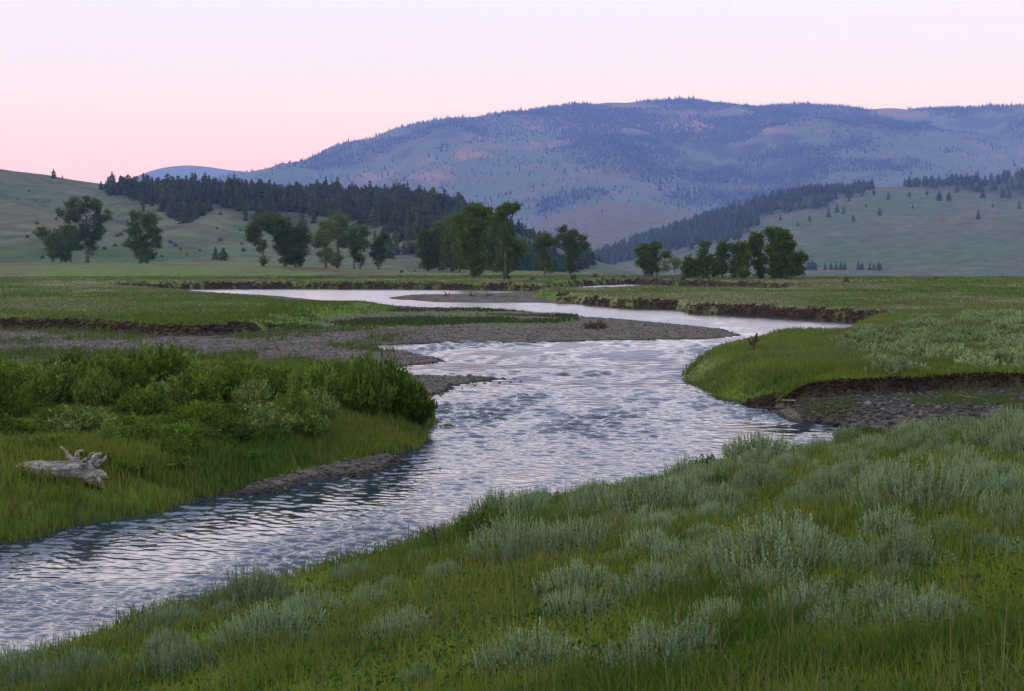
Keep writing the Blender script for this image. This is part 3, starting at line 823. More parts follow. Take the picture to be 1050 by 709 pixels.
wood('conifer_forest', TINY, x, y, z - .5, rc.uniform(10, 18, len(x)), M_needle, rc, 'scattered tiny conifers on the pinkish knoll before the mountain', 'forest')

CM = []
for v, f, c_ in CONIF[:4]:
    CM.append(mesh('conifer_tree', v, f, M_needle, c_))
def hit_hill(H, px, py):
    dx, dy, dz = ray(px, py)
    Y = np.linspace(H.Yf - 20, H.Yr * 1.02, 1500)
    X = dx / dy * Y
    g = CAM[2] + dz / dy * Y - H(X, Y)
    i = np.argmax(g < 0) if (g < 0).any() else int(np.argmin(g / Y))
    return float(X[i]), float(Y[i]), float(H(X[i:i + 1], Y[i:i + 1])[0])
def lone(H, px, py, hpx, label, group, wide=1.0):
    x, y, z = hit_hill(H, px, py)
    s = hpx * y / F
    o = obj('conifer_tree', CM[rc.integers(0, 4)], None, (x, y, z - .3), rc.uniform(0, 6.28), (s * wide, s * wide, s))
    tag(o, label, 'tree', group)
G1 = 'lone conifers on the open slope of the right hill'
L1 = 'small dark conifer scattered on the open grassy slope of the right hill'
for px, py, h in [(911, 205, 9), (849.5, 223, 12), (858, 218, 11), (865, 219, 9), (870.5, 207, 7), (830, 227, 8), (875, 227, 8), (902, 221, 9), (963, 206, 12), (973, 206, 11), (1003, 225, 11),
                  (1007.6, 203, 11), (1028, 203, 11), (1018, 213, 5), (932.6, 202, 7), (950.5, 200, 7), (896, 200, 8), (842, 203, 8), (777, 231, 11), (769, 229, 8), (754, 235, 9), (786, 240, 8), (936, 214, 5), (1045, 214, 9),
                  (888, 213, 5), (818, 232, 6), (800, 226, 7)]:
    lone(H_right, px, py, h, L1, G1)
for px, h in [(829, 13), (833, 12), (836, 9), (846, 8), (852, 9), (857, 9), (862, 11), (866, 10), (880, 11), (884, 9), (892, 9), (896, 8), (901, 10), (903, 8)]:
    lone(H_right, px, 277, h, 'small conifer in the short row at the foot of the right hill', 'row of conifers at the foot of the right hill')
lone(H_left, 55, 183, 11, 'lone conifer on the skyline of the left hill', None)
lone(H_left, 64, 184, 5, 'tiny conifer just right of the lone skyline conifer', None)
lone(H_left, 147, 217, 10, 'solitary conifer on the slope just below the left forest edge', None)
lone(H_left, 221, 266, 15, 'left one of two small conifers low on the left hill', None, 1.2)
lone(H_left, 229, 267, 15, 'right one of two small conifers low on the left hill', None, 1.4)
lone(H_left, 190, 229, 20, 'conifer standing out at the lower tip of the left forest', None)
lone(H_left, 182, 226, 17, 'conifer at the forest tip, just left of the standout one', None)

def shrub_mesh(name, r, n, R, H, size, col, mat, aspect=.5):
    q = r.normal(size=(n, 3)); q /= np.linalg.norm(q, axis=1)[:, None]; q *= r.uniform(.3, 1, (n, 1)) ** .4
    q[:, 2] = np.abs(q[:, 2]); q *= (1 + .3 * np.sin(3 * np.arctan2(q[:, 1], q[:, 0]) + r.uniform(0, 6))[:, None])
    v, f = leaf_cards(n, q * np.array([R, R, H]), size * r.uniform(.6, 1.3, n), aspect, .35, r)
    return mesh(name, v, f, mat, np.repeat(np.asarray(col) * r.uniform(.7, 1.3, (n, 1)), 4, 0))
dark_sh = [shrub_mesh('shrub', rc, 160, .5, .8, .22, (.04, .05, .025), M_leaf) for _ in range(3)]
for px, py in [(30, 197), (38, 230), (28, 244), (46, 243), (120, 243), (118, 253), (185, 257), (175, 250), (205, 258), (95, 234), (160, 246), (192, 262), (250, 258), (130, 228), (70, 226)] + [(float(rc.uniform(12, 260)), float(rc.uniform(200, 266))) for _ in range(26)]:
    x, y, z = hit_hill(H_left, px, py)
    tag(obj('shrub', dark_sh[rc.integers(0, 3)], None, (x, y, z), rc.uniform(0, 6), rc.uniform(1.0, 2.6)), 'dark shrub dotted on the open grass of the left hill', 'shrub', 'shrubs dotted on the left hill')
for px, py in [(610, 285), (546, 288), (640, 285), (868, 290), (960, 287), (700, 288), (588, 287), (520, 287), (412, 280), (425, 279)]:
    x, y, z = hit(px, py, 200, 420)
    tag(obj('shrub', dark_sh[rc.integers(0, 3)], None, (x, y, z), rc.uniform(0, 6), rc.uniform(.7, 1.5)), 'low dark shrub on the flat meadow near the cottonwoods', 'shrub', 'shrubs on the valley flat')
# ------------------------------------------------------------------ sagebrush
def sage_meshes(r, shoots, R, H, leaves, lsize, wood=True, pale=1.0):
    v_, f_, c_, n = [], [], [], 0
    ph = r.uniform(0, 6.28, 3)
    az = r.uniform(0, 6.28, shoots); q = np.sqrt(r.uniform(0, 1, shoots))
    lob = 1 + .22 * np.sin(2 * az + ph[0]) + .16 * np.sin(5 * az + ph[1])
    rho = R * q * lob
    hh = H * (1 - .5 * q ** 2.2) * r.uniform(.55, 1.06, shoots) * (1 + .12 * np.sin(3 * az + ph[2]))
    tips = np.stack([np.cos(az) * rho, np.sin(az) * rho, hh], 1)
    d = np.stack([np.cos(az) * q * .34, np.sin(az) * q * .34, np.ones(shoots)], 1) + r.normal(0, .10, (shoots, 3))
    d /= np.linalg.norm(d, axis=1)[:, None]
    L = H * r.uniform(.35, .70, shoots)
    N = shoots * leaves
    t = np.tile((np.arange(leaves) + .5) / leaves, shoots)
    D = np.repeat(d, leaves, 0); T = np.repeat(tips, leaves, 0); LL = np.repeat(L, leaves)
    p0 = T - D * ((1 - t) * LL)[:, None]
    out = r.normal(size=(N, 3)); out -= (out * D).sum(1)[:, None] * D; out /= np.linalg.norm(out, axis=1)[:, None] + 1e-9
    ax = D * .82 + out * (.16 + .34 * (1 - t))[:, None]; ax /= np.linalg.norm(ax, axis=1)[:, None]
    sd = np.cross(ax, r.normal(size=(N, 3))); sd /= np.linalg.norm(sd, axis=1)[:, None] + 1e-9
    ls = lsize * r.uniform(.7, 1.25, N) * (1.15 - .45 * t); lw = ls * .20
    a, b, e = p0, p0 + ax * (ls * .55)[:, None], p0 + ax * ls[:, None]
    v = np.stack([a, b + sd * lw[:, None], e, b - sd * lw[:, None]], 1).reshape(-1, 3)
    i = np.arange(N)[:, None] * 4
    f = np.concatenate([i + [0, 1, 2], i + [0, 2, 3]], 0)
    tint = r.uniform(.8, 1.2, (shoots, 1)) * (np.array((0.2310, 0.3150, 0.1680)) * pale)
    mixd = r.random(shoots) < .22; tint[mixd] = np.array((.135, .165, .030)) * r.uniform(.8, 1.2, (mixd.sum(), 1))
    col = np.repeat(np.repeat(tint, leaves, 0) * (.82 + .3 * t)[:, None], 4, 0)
    me = mesh('sagebrush_foliage', v, f, M_sage, col)
    if not wood: return me, None
    mb = MB()
    for _ in range(16):
        j = r.integers(0, shoots)
        e = tips[j] - d[j] * L[j] * .6
        s0 = np.array([r.normal(0, .05), r.normal(0, .05), -.05])
        mid = (s0 + e) / 2 + r.normal(0, .035, 3) + np.array([0, 0, -.04])
        tube(mb, [s0, mid, e], [.014, .010, .004], 4, (.085, .07, .055), jit=.15)
    return me, mb.mesh('sagebrush_branches', M_bark)

rs_ = np.random.default_rng(33)
SAGE = [sage_meshes(rs_, rs_.integers(380, 470), .48, .44, 17, .034, True, rs_.uniform(.82, 1.04)) for _ in range(8)]
SAGE_F = [sage_meshes(rs_, 150, .5, .45, 7, .10, False, rs_.uniform(.80, 1.0) * np.array((1.06, 1.04, .86)))[0] for _ in range(6)]
placed = []
def hit_near(px, py):                                        # on the near slope, never past its edge
    x, y, z = hit(px, py, 4)
    r0, th = math.hypot(x, y), math.atan2(x, y)
    rm = float(np.interp(th, TH, TR)) - .25
    if r0 > rm: x, y = x * rm / r0, y * rm / r0; z = gz(x, y)
    return x, y, z
def sage_near(x, y, z, wide, label, group, tall=1.0):
    k = rs_.integers(0, len(SAGE)); s = wide / 1.0
    a = rs_.uniform(0, 6.28)
    root = obj('sagebrush', None, None, (x, y, z - .03), a, (s, s, s * tall))
    tag(root, label, 'shrub', group)
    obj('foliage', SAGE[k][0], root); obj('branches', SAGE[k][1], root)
    placed.append((x, y, wide))
GS = 'sagebrush on the near slope'
named = [(679, 692, 122, 1.05, 'big silvery sagebrush at the bottom edge, right of centre'),
         (552, 690, 108, .95, 'silvery sagebrush at the bottom edge, left of the big one'),
         (431, 700, 40, 1.2, 'small pale sagebrush tuft at the bottom edge, left of centre'),
         (540, 578, 70, 1.1, 'upright pale sagebrush at the slope edge above the river, left of a dark one'),
         (592, 566, 82, .9, 'dark-bellied sagebrush behind the upright pale one at the slope edge'),
         (675, 612, 84, 1.0, 'rounded sagebrush in the middle of the near slope'),
         (600, 634, 76, .9, 'low sagebrush below and left of the rounded middle one'),
         (607, 514, 48, 1.0, 'dense olive sagebrush at the river edge of the slope, against the water'),
         (666, 546, 56, 1.0, 'pale sagebrush upslope of the dense olive one'),
         (862, 652, 66, 1.1, 'spiky sagebrush left of the largest lower-right one'),
         (945, 650, 92, 1.05, 'largest spiky sagebrush in the lower right'),
         (790, 612, 78, .9, 'dark brownish sagebrush left of the two spiky ones'),
         (712, 660, 50, 1.1, 'sagebrush tucked right of the big bottom one'),
         (978, 515, 70, 1.0, 'rounded sagebrush near the right edge, halfway up the slope'),
         (910, 548, 66, .9, 'wide low sagebrush left of the rounded right-edge one'),
         (895, 462, 40, .9, 'sagebrush on the crest right below the gravel beach'),
         (937, 454, 44, 1.0, 'grey-green mound of sagebrush on the crest beside a dry grass patch'),
         (985, 448, 46, 1.0, 'sagebrush on the crest under the bare cut bank'),
         (779, 470, 66, .85, 'wide sagebrush at the crest beside the river, right of a leafy green shrub'),
         (175, 674, 60, 1.0, 'pale sagebrush at the lower left below the water edge'),
         (278, 656, 96, .85, 'long low sagebrush in the lower left, right of a pale one'),
         (30, 702, 52, 1.0, 'sagebrush in the bottom left corner'),
         (82, 698, 70, 1.0, 'sagebrush beside the one in the bottom left corner')]
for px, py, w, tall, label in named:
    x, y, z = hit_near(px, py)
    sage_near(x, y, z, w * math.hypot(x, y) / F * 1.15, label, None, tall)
LS = 'pale grey-green sagebrush among the grass of the near slope'
cnt = 0
for _ in range(14000):
    th = rs_.uniform(math.radians(-21.5), math.radians(22)); r0 = math.exp(rs_.uniform(math.log(6.5), math.log(50)))
    if r0 > np.interp(th, TH, TR) - .1: continue
    x, y = r0 * math.sin(th), r0 * math.cos(th)
    px, py = proj(x, y, 5.35 - r0 * .13)
    dens = .10 + .62 * float(sst(430, 640, px)) * float(sst(640, 560, py)) + 1.5 * float(vn(x / 2.6, y / 2.6, 71))
    if px < 420 and py < 640: dens *= .5
    if rs_.random() > dens: continue
    w = float(np.exp(rs_.normal(math.log(.72), .34))) * (.85 + .011 * r0)
    if any((x - a) ** 2 + (y - b) ** 2 < (.45 * (w + c0)) ** 2 for a, b, c0 in placed): continue
    sage_near(x, y, gz(x, y), w, LS, GS, rs_.uniform(.8, 1.15)); cnt += 1
    if cnt >= 160: break


# ------------------------------------------------------------------ grass (nobody could count it)
def blades(X, Y, Z, h, w, col, lean, r, tip=None):
    n = len(X)
    a = r.uniform(0, 6.28, n)
    wx, wy = np.cos(a) * w * .5, np.sin(a) * w * .5
    b = r.uniform(0, 6.28, n); l = np.abs(r.normal(0, lean, n)) * h
    lx, ly = np.cos(b) * l, np.sin(b) * l
    v = np.empty((n, 5, 3), np.float32)
    v[:, 0] = np.stack([X - wx, Y - wy, Z - .03], 1); v[:, 1] = np.stack([X + wx, Y + wy, Z - .03], 1)
    v[:, 2] = np.stack([X + lx * .35 - wx * .8, Y + ly * .35 - wy * .8, Z + h * .55], 1)
    v[:, 3] = np.stack([X + lx * .35 + wx * .8, Y + ly * .35 + wy * .8, Z + h * .55], 1)
    v[:, 4] = np.stack([X + lx, Y + ly, Z + h], 1)
    i = np.arange(n)[:, None] * 5
    f = np.concatenate([i + [0, 1, 3], i + [0, 3, 2], i + [2, 3, 4]], 0)
    return v.reshape(-1, 3), f, np.repeat(col, 5, 0)

def tufts(X, Y, Z, h, w, col, r, per, spread, lean=.35):
    n = len(X)
    X = np.repeat(X, per) + r.normal(0, 1, n * per) * np.repeat(spread, per)
    Y = np.repeat(Y, per) + r.normal(0, 1, n * per) * np.repeat(spread, per)
    return blades(X, Y, np.repeat(Z, per), np.repeat(h, per) * r.uniform(.55, 1.2, n * per), np.repeat(w, per),
                  np.repeat(col, per, 0) * r.uniform(.75, 1.3, (n * per, 1)), lean, r)

rg = np.random.default_rng(21)
# near slope
n = 140000
th = rg.uniform(math.radians(-40), math.radians(42), n)
r_ = np.exp(rg.uniform(math.log(4.0), math.log(52), n))
keep = r_ < np.interp(th, TH, TR) + 1.6
th, r_ = th[keep], r_[keep]
X, Y = r_ * np.sin(th), r_ * np.cos(th)
Z, K = land(X, Y)
keep = (K == 1) & (Z > .03)
X, Y, Z, r_ = X[keep], Y[keep], Z[keep], r_[keep]
cl = fbm(X / 1.6, Y / 1.6, 401, 3); cl2 = fbm(X / 5, Y / 5, 402, 3)
keep = rg.random(len(X)) < np.clip(.85 + .9 * cl, .35, 1)
X, Y, Z, r_, cl, cl2 = [q[keep] for q in (X, Y, Z, r_, cl, cl2)]
col = np.repeat(np.array((0.1764, 0.2278, 0.0252))[None], len(X), 0)
col = mixc(col, np.clip(.45 + 2.4 * cl, 0, 1), (0.0624, 0.1196, 0.0143))
col = mixc(col, np.clip(.2 + 1.4 * cl2, 0, .7), (.135, .165, .030))
dry = rg.random(len(X)) < .07; col[dry] = (0.1950, 0.1575, 0.0675)
h = np.clip(.19 + .24 * cl + rg.normal(0, .05, len(X)), .06, .5) * (1 + .25 * (rg.random(len(X)) < .1))
nearest = np.full(len(X), 9.0)
for a_, b_, w_ in placed:
    nearest = np.minimum(nearest, np.hypot(X - a_, Y - b_) / (.5 * w_))
h = h * (.45 + .55 * sst(.5, 1.5, nearest)) * (.75 + .25 * sst(8, 18, r_))
edge = np.clip((r_ - np.interp(np.arctan2(X, Y), TH, TR) + 3) / 3, 0, 1)
h = h * (1 + .35 * edge * (np.arctan2(X, Y) < .02))
v, f, c_ = tufts(X, Y, Z, h, .0035 + .0006 * r_, col, rg, 5, .03 + .004 * r_, .45)
tall = rg.random(len(X)) < .045                              # thin stems with seed heads above the rest
X2, Y2, Z2, r2_ = X[tall], Y[tall], Z[tall], r_[tall]
v2, f2, c2 = blades(X2, Y2, Z2, rg.uniform(.3, .62, len(X2)), .0025 + .00045 * r2_, np.array((.15, .15, .055)) * rg.uniform(.6, 1.3, (len(X2), 1)), .28, rg)
forb = rg.random(len(X)) < .12                               # low broad-leaved plants
X3, Y3, Z3, r3_ = [np.repeat(q[forb], 7) for q in (X, Y, Z, r_)]
p3 = np.stack([X3, Y3, Z3], 1) + rg.normal(size=(len(X3), 3)) * np.array([.07, .07, .035]) + np.array([0, 0, .09])
v3, f3 = leaf_cards(len(p3), p3, .035 + .002 * r3_, .5, .3, rg)
c3 = np.repeat(np.array((.055, .105, .022)) * rg.uniform(.6, 1.4, (len(X3), 1)), 4, 0)
f = np.concatenate([f, f2 + len(v), f3 + len(v) + len(v2)]); v = np.concatenate([v, v2, v3]); c_ = np.concatenate([c_, c2, c3])
tag(obj('grass', mesh('grass', v, f, M_grass, c_)), 'olive green meadow grass growing between the sagebrush on the near slope', 'grass', kind='stuff')

# grass elsewhere: follows the ground's own colour
vis = (np.abs(np.arctan2(GX, GY)) < math.radians(25)) & (GR < 330)
def pick(mask, n, r):
    i = np.where(mask)[0]
    i = i[r.integers(0, len(i), n)]
    ax = GR[i] * .0011; ay = GR[i] * .0022
    X, Y = GX[i] + r.uniform(-1, 1, n) * ax, GY[i] + r.uniform(-1, 1, n) * ay
    Z, K = land(X, Y)
    return i, X, Y, Z, K
i, X, Y, Z, K = pick(vis & (GK == 2), 42000, rg)
k_ = (K == 2) & (Z > -.02); i, X, Y, Z = i[k_], X[k_], Y[k_], Z[k_]
cl = fbm(X / 2, Y / 2, 411, 3); cl2 = fbm(X / 7, Y / 7, 412, 3)
col = mixc(np.repeat(np.array((.135, .165, .030))[None], len(X), 0), np.clip(.4 + 1.5 * cl, 0, 1), (0.0902, 0.1667, 0.0208))
col = mixc(col, np.clip(1.6 * cl2 + .05, 0, .6), (0.2163, 0.2303, 0.0348))
dry = rg.random(len(X)) < .03; col[dry] = (.12, .085, .04)
lowb = sst(.0, .7, Z)
v, f, c_ = tufts(X, Y, Z, np.clip(.26 + .2 * lowb + .2 * cl, .12, .8), np.full(len(X), .035), col, rg, 4, np.full(len(X), .12))
tag(obj('grass', mesh('grass', v, f, M_grass, c_)), 'tall green grass between and below the willows on the left bank', 'grass', kind='stuff')

i, X, Y, Z, K = pick(vis & (GK == 5), 30000, rg)
k_ = (K == 5) & (Z > .02) & (steep[i] < .12); i, X, Y, Z = i[k_], X[k_], Y[k_], Z[k_]
cl = fbm(X / 3, Y / 3, 421, 3)
col = mixc(np.repeat(np.array((.150, .195, .020))[None], len(X), 0), np.clip(.4 + 1.5 * cl, 0, 1), (.085, .140, .014))
col = mixc(col, sst(58, 72, Y) * np.clip(.55 + cl, 0, 1) * .8, (.150, .165, .055))
v, f, c_ = tufts(X, Y, Z, np.clip(.26 + .26 * cl, .08, .6) * (1 - .5 * (SL[i] > .2)), np.full(len(X), .05), col, rg, 4, np.full(len(X), .16))
tag(obj('grass', mesh('grass', v, f, M_grass, c_)), 'green grass covering the right bank above the bare cut', 'grass', kind='stuff')

sel = vis & ((GK == 4) | (GK == 6)) & (steep < .7)
i, X, Y, Z, K = pick(sel, 46000, rg)
k_ = ((K == 4) | (K == 6)) & (Z > .05); i, X, Y, Z = i[k_], X[k_], Y[k_], Z[k_]
cl = fbm(X / 4, Y / 7, 431, 3)
v, f, c_ = tufts(X, Y, Z, np.clip(.22 + .22 * cl, .08, .6), .09 + .0003 * GR[i], c[i] * rg.uniform(.8, 1.25, (len(i), 1)), rg, 3, np.full(len(X), .45), .6)
tag(obj('grass', mesh('grass', v, f, M_grass, c_)), 'short meadow grass on the far banks and valley floor', 'grass', kind='stuff')

i, X, Y, Z, K = pick(vis & (GK == 3) & (ppx > 250) & (ppx < 590) & (ppy > 317) & (ppy < 337), 5000, rg)
cl = fbm(X / 6, Y / 12, 441, 3)
k_ = cl > .02; X, Y, Z = X[k_], Y[k_], Z[k_]
v, f, c_ = tufts(X, Y, Z, np.full(len(X), .3), np.full(len(X), .12), np.repeat(np.array((.048, .075, .018))[None], len(X), 0), rg, 3, np.full(len(X), .4), .6)
tag(obj('grass', mesh('grass', v, f, M_grass, c_)), 'patchy grass growing on the long gravel bar', 'grass', kind='stuff')

# ------------------------------------------------------------------ gravel
def stone_arrays(r):
    v = np.array([(1, 0, 0), (-1, 0, 0), (0, 1, 0), (0, -1, 0), (0, 0, 1), (0, 0, -1), (.6, .6, .5), (-.6, -.6, .5), (.6, -.6, .45), (-.6, .6, .5)], float)
    v = v * r.uniform(.75, 1.2, v.shape)
    f = [(4, 6, 2 + 0), (4, 2, 9), (4, 9, 1), (4, 1, 7), (4, 7, 3), (4, 3, 8), (4, 8, 0), (4, 0, 6), (6, 0, 2), (9, 2, 1), (7, 1, 3), (8, 3, 0), (5, 2, 0), (5, 1, 2), (5, 3, 1), (5, 0, 3)]
    v[:, 2] *= .6
    return v, np.array(f), np.tile(np.array((.13, .12, .105)), (10, 1))
STONES = [stone_arrays(rg) for _ in range(8)]
i, X, Y, Z, K = pick(vis & (GK == 3) & (GZ > -.12), 44000, rg)
k_ = (Z > -.10) & (K == 3); X, Y, Z = X[k_], Y[k_], Z[k_]
R = np.hypot(X, Y)
size = np.exp(rg.normal(math.log(.030), .5, len(X))) * (1 + R / 300)
size = np.clip(size * np.where((X > 12) & (Y < 75), 1.7, 1), .02, .16)
shade = np.where(rg.random(len(X)) < .12, 1.9, 1.0) * rg.uniform(.3, 1.0, len(X)) * np.where(Z < .06, .35, 1) * np.where((X > 12) & (Y < 75), .62, 1)
g0 = [(v, f, c_) for v, f, c_ in STONES]
def gravel(X, Y, Z, S, shade, r):
    vs, fs, cs, n = [], [], [], 0
    pk = r.integers(0, len(STONES), len(X))
    tint = np.array((1, 1, 1)) + r.normal(0, .06, (len(X), 3)) * np.array((1, .6, 1))
    for k, (pv, pf, pc) in enumerate(STONES):
        j = np.where(pk == k)[0]
        a = r.uniform(0, 6.28, len(j)); ca, sa = np.cos(a)[:, None], np.sin(a)[:, None]
        s = S[j][:, None]
        vx = (pv[None, :, 0] * ca - pv[None, :, 1] * sa) * s + X[j][:, None]
        vy = (pv[None, :, 0] * sa + pv[None, :, 1] * ca) * s + Y[j][:, None]
        vz = pv[None, :, 2] * s + Z[j][:, None] + s * .15
        vs.append(np.stack([vx, vy, vz], 2).reshape(-1, 3))
        fs.append((pf[None] + (np.arange(len(j)) * len(pv))[:, None, None]).reshape(-1, 3) + n)
        cs.append((pc[None] * (shade[j][:, None] * tint[j])[:, None, :]).reshape(-1, 3)); n += len(j) * len(pv)
    return mesh('gravel', np.concatenate(vs), np.concatenate(fs), M_rock, np.concatenate(cs))
tag(obj('gravel', gravel(X, Y, Z, size, shade, rg)), 'grey cobbles and gravel on the river bars', 'gravel', kind='stuff')

GR_ = 'sagebrush on the right bank'
spoly = [(862, 349), (905, 338), (945, 331), (985, 328), (1075, 330), (1075, 376), (1000, 372), (940, 366), (905, 364), (880, 362)]
pl2, cnt = [], 0
for _ in range(6000):
    px, py = rs_.uniform(855, 1075), rs_.uniform(326, 380)
    x, y = bp(px, py, 1.75)
    sp = soft(np.array([px]), np.array([py]), spoly, 6)[0]
    if rs_.random() > sp * (.6 + 1.0 * float(vn(x / 5, y / 5, 75))) + .05: continue
    w = rs_.uniform(1.0, 2.3)
    if any((x - a) ** 2 + (y - b) ** 2 < (.38 * (w + c0)) ** 2 for a, b, c0 in pl2): continue
    z, k_ = land(np.array([x]), np.array([y]))
    if k_[0] != 5: continue
    pl2.append((x, y, w)); cnt += 1
    tag(obj('sagebrush', SAGE_F[rs_.integers(0, 6)], None, (x, y, float(z[0]) - .03), rs_.uniform(0, 6.28), (w, w, w * rs_.uniform(.6, .9))),
        'grey-green sagebrush in the thick patch on the right bank beyond the cut', 'shrub', GR_)
    if cnt >= 98: break

# ------------------------------------------------------------------ crumbling soil of the cut banks
j_ = vis & (np.isin(GK, (4, 5, 6))) & (SL > .45) & (GZ > .05)
i, X, Y, Z, K = pick(j_, 13000, rg)
R = np.hypot(X, Y)
cs_ = np.exp(rg.normal(math.log(.07), .5, len(X))) * (1 + R / 160)
shade = rg.uniform(.12, .42, len(X))
sel_ = (R < 130) | (rg.random(len(R)) < .5); X, Y, Z, R, cs_, shade = [q[sel_] for q in (X, Y, Z, R, cs_, shade)]
lx = [hit(float(px), float(291.0 + .9 * vn(px / 30, 0., 3) - (px > 900) * .6), 200, 345) for px in rg.uniform(745, 1060, 420)]
lx = np.array([q for q in lx if 200 < q[1] < 345])
X, Y, Z = np.append(X, lx[:, 0]), np.append(Y, lx[:, 1]), np.append(Z, lx[:, 2])
cs_ = np.append(cs_, rg.uniform(.12, .36, len(lx))); R = np.hypot(X, Y); shade = np.append(shade, rg.uniform(.2, .7, len(lx)))
clod = gravel(X, Y, Z - .03, np.clip(cs_, .03, np.where(R < 90, .11, .32)), shade * np.where(R < 90, .8, 1.5), rg)
at_ = clod.color_attributes['Col']; q_ = np.empty(len(clod.vertices) * 4, np.float32); at_.data.foreach_get('color', q_)
q_ = q_.reshape(-1, 4); q_[:, :3] *= np.array((1.15, .86, .58)); at_.data.foreach_set('color', q_.ravel())
clod.materials.clear(); clod.materials.append(M_ground)
tag(obj('soil', clod), 'crumbling brown soil clods on the cut banks and low terrace edges', 'soil', kind='stuff')
i, X, Y, Z, K = pick(vis & (GK == 3) & (GX > 12) & (GY < 75) & (GZ > .12) & (fbm(GX / 2.2, GY / 2.2, 463, 3) > .08), 1800, rg)
v, f, c_ = tufts(X, Y, Z, rg.uniform(.08, .32, len(X)), np.full(len(X), .03), np.repeat(np.array((.085, .125, .018))[None], len(X), 0), rg, 4, np.full(len(X), .12), .5)
tag(obj('grass', mesh('grass', v, f, M_grass, c_)), 'low weeds and grass on the gravel beach under the right cut bank', 'grass', kind='stuff')
i, X, Y, Z, K = pick(vis & (GK == 3) & (GX < -8) & (GR < 125) & (fbm(GX / 5, GY / 9, 461, 3) > .05), 2600, rg)
k_ = Z > .08; X, Y, Z = X[k_], Y[k_], Z[k_]
v, f, c_ = tufts(X, Y, Z, rg.uniform(.15, .5, len(X)), np.full(len(X), .07), np.repeat(np.array((.075, .115, .018))[None], len(X), 0), rg, 4, np.full(len(X), .25), .5)
tag(obj('grass', mesh('grass', v, f, M_grass, c_)), 'sparse green tufts on the gravel behind the left willows', 'grass', kind='stuff')

# ------------------------------------------------------------------ willows
def willow_mesh(r, stems, R, H, per, size, col, name='willow_bush'):
    az = r.uniform(0, 6.28, stems); q = np.sqrt(r.uniform(0, 1, stems))
    tip = np.stack([np.cos(az) * R * q, np.sin(az) * R * q, H * (1 - .5 * q ** 2) * r.uniform(.6, 1.05, stems)], 1)
    base = tip * np.array([.35, .35, 0])
    t = r.uniform(.12, 1, (stems, per))
    p = base[:, None] + (tip - base)[:, None] * t[..., None]
    p[..., :2] += (tip - base)[:, None, :2] * (t[..., None] ** 2 - t[..., None]) * .5
    p = p.reshape(-1, 3) + r.normal(0, .045, (stems * per, 3))
    n = len(p)
    a = r.normal(size=(n, 3)) * .75 + np.array([0, 0, .8]) + np.repeat((tip - base), per, 0) * .3
    a /= np.linalg.norm(a, axis=1)[:, None]
    b = np.cross(a, r.normal(size=(n, 3))); b /= np.linalg.norm(b, axis=1)[:, None]
    s = (size * r.uniform(.6, 1.3, n))[:, None]
    v = np.stack([p, p + a * s * .5 + b * s * .17, p + a * s, p + a * s * .5 - b * s * .17], 1).reshape(-1, 3)
    i = np.arange(n)[:, None] * 4
    f = np.concatenate([i + [0, 1, 2], i + [0, 2, 3]], 0)
    cc = np.repeat(np.repeat(np.asarray(col) * r.uniform(.5, 1.45, (stems, 1)), per, 0) * r.uniform(.8, 1.2, (n, 1)), 4, 0)
    return mesh(name, v, f, M_leaf, cc)
rw = np.random.default_rng(55)
wcols = [(.078, .130, .012), (.094, .156, .015), (.112, .176, .027), (.056, .096, .009), (.150, .200, .048), (.090, .142, .017)]
WIL = [willow_mesh(rw, 130, .8, 1.0, 34, .13, c0) for c0 in wcols]
GWL, LWL = 'willows in the thicket on the left bank', 'green willow bush in the dense thicket on the left river bank'
def willow(px, py, w, h, label=LWL, group=GWL, k=None):
    x, y, z = hit(px, py, 20, 75)
    m = math.hypot(x, y) / F
    k = rw.integers(0, 6) if k is None else k
    tag(obj('willow_bush', WIL[k], None, (x, y, z - .05), rw.uniform(0, 6.28), (w * m / 1.5, w * m / 1.5, h * m)), label, 'bush', group)
for y0, step, h0, x1 in [(400, 25, 38, 400), (410, 28, 42, 372), (423, 30, 46, 415), (437, 29, 40, 350), (447, 27, 34, 310), (457, 27, 28, 280), (467, 32, 22, 250), (478, 44, 15, 200)]:
    px = -30.0
    while px < x1:
        j = rw.uniform(-8, 8)
        if not (y0 >= 436 and rw.random() < .18):
            willow(px + j, y0 + rw.uniform(-4, 4), rw.uniform(40, 74), h0 * rw.uniform(.45, 1.12))
        px += step * rw.uniform(.8, 1.2)
willow(398, 432, 70, 66, 'tall dark willow at the right end of the left thicket', None, 3)
willow(372, 428, 66, 64, 'tall willow second from the right end of the left thicket', None, 5)
willow(424, 437, 46, 44, 'dark willow leaning over the water at the tip of the left thicket', None, 3)
willow(165, 408, 74, 58, 'large dark round willow at the back of the left thicket', None, 0)
willow(322, 420, 60, 50, 'tall bright willow in the middle of the left thicket', None, 2)
willow(44, 418, 40, 30, 'pale green willow near the left edge of the thicket', None, 4)
willow(458, 441, 22, 8, 'small grassy tuft sticking out into the water below the thicket tip', None, 2)

# leafy green shrubs and tall plants on the near slope
LEAFY = [willow_mesh(rw, 60, .8, 1.0, 22, .16, (.060, .100, .022), 'leafy_shrub') for _ in range(2)]
for px, py, w, h, lab in [(726, 486, 36, 22, 'bright leafy green shrub at the river edge of the near slope'),
                          (496, 556, 60, 36, 'dark green leafy shrub at the slope edge beside bare twigs'),
                          (738, 500, 26, 18, 'small round dark green shrub just below the bright leafy one'),
                          (886, 442, 26, 14, 'small green shrub where the near slope meets the gravel beach')]:
    x, y, z = hit_near(px, py); m = math.hypot(x, y) / F
    tag(obj('leafy_shrub', LEAFY[rw.integers(0, 2)], None, (x, y, z - .03), rw.uniform(0, 6), (w * m / 1.5, w * m / 1.5, h * m)), lab, 'shrub')

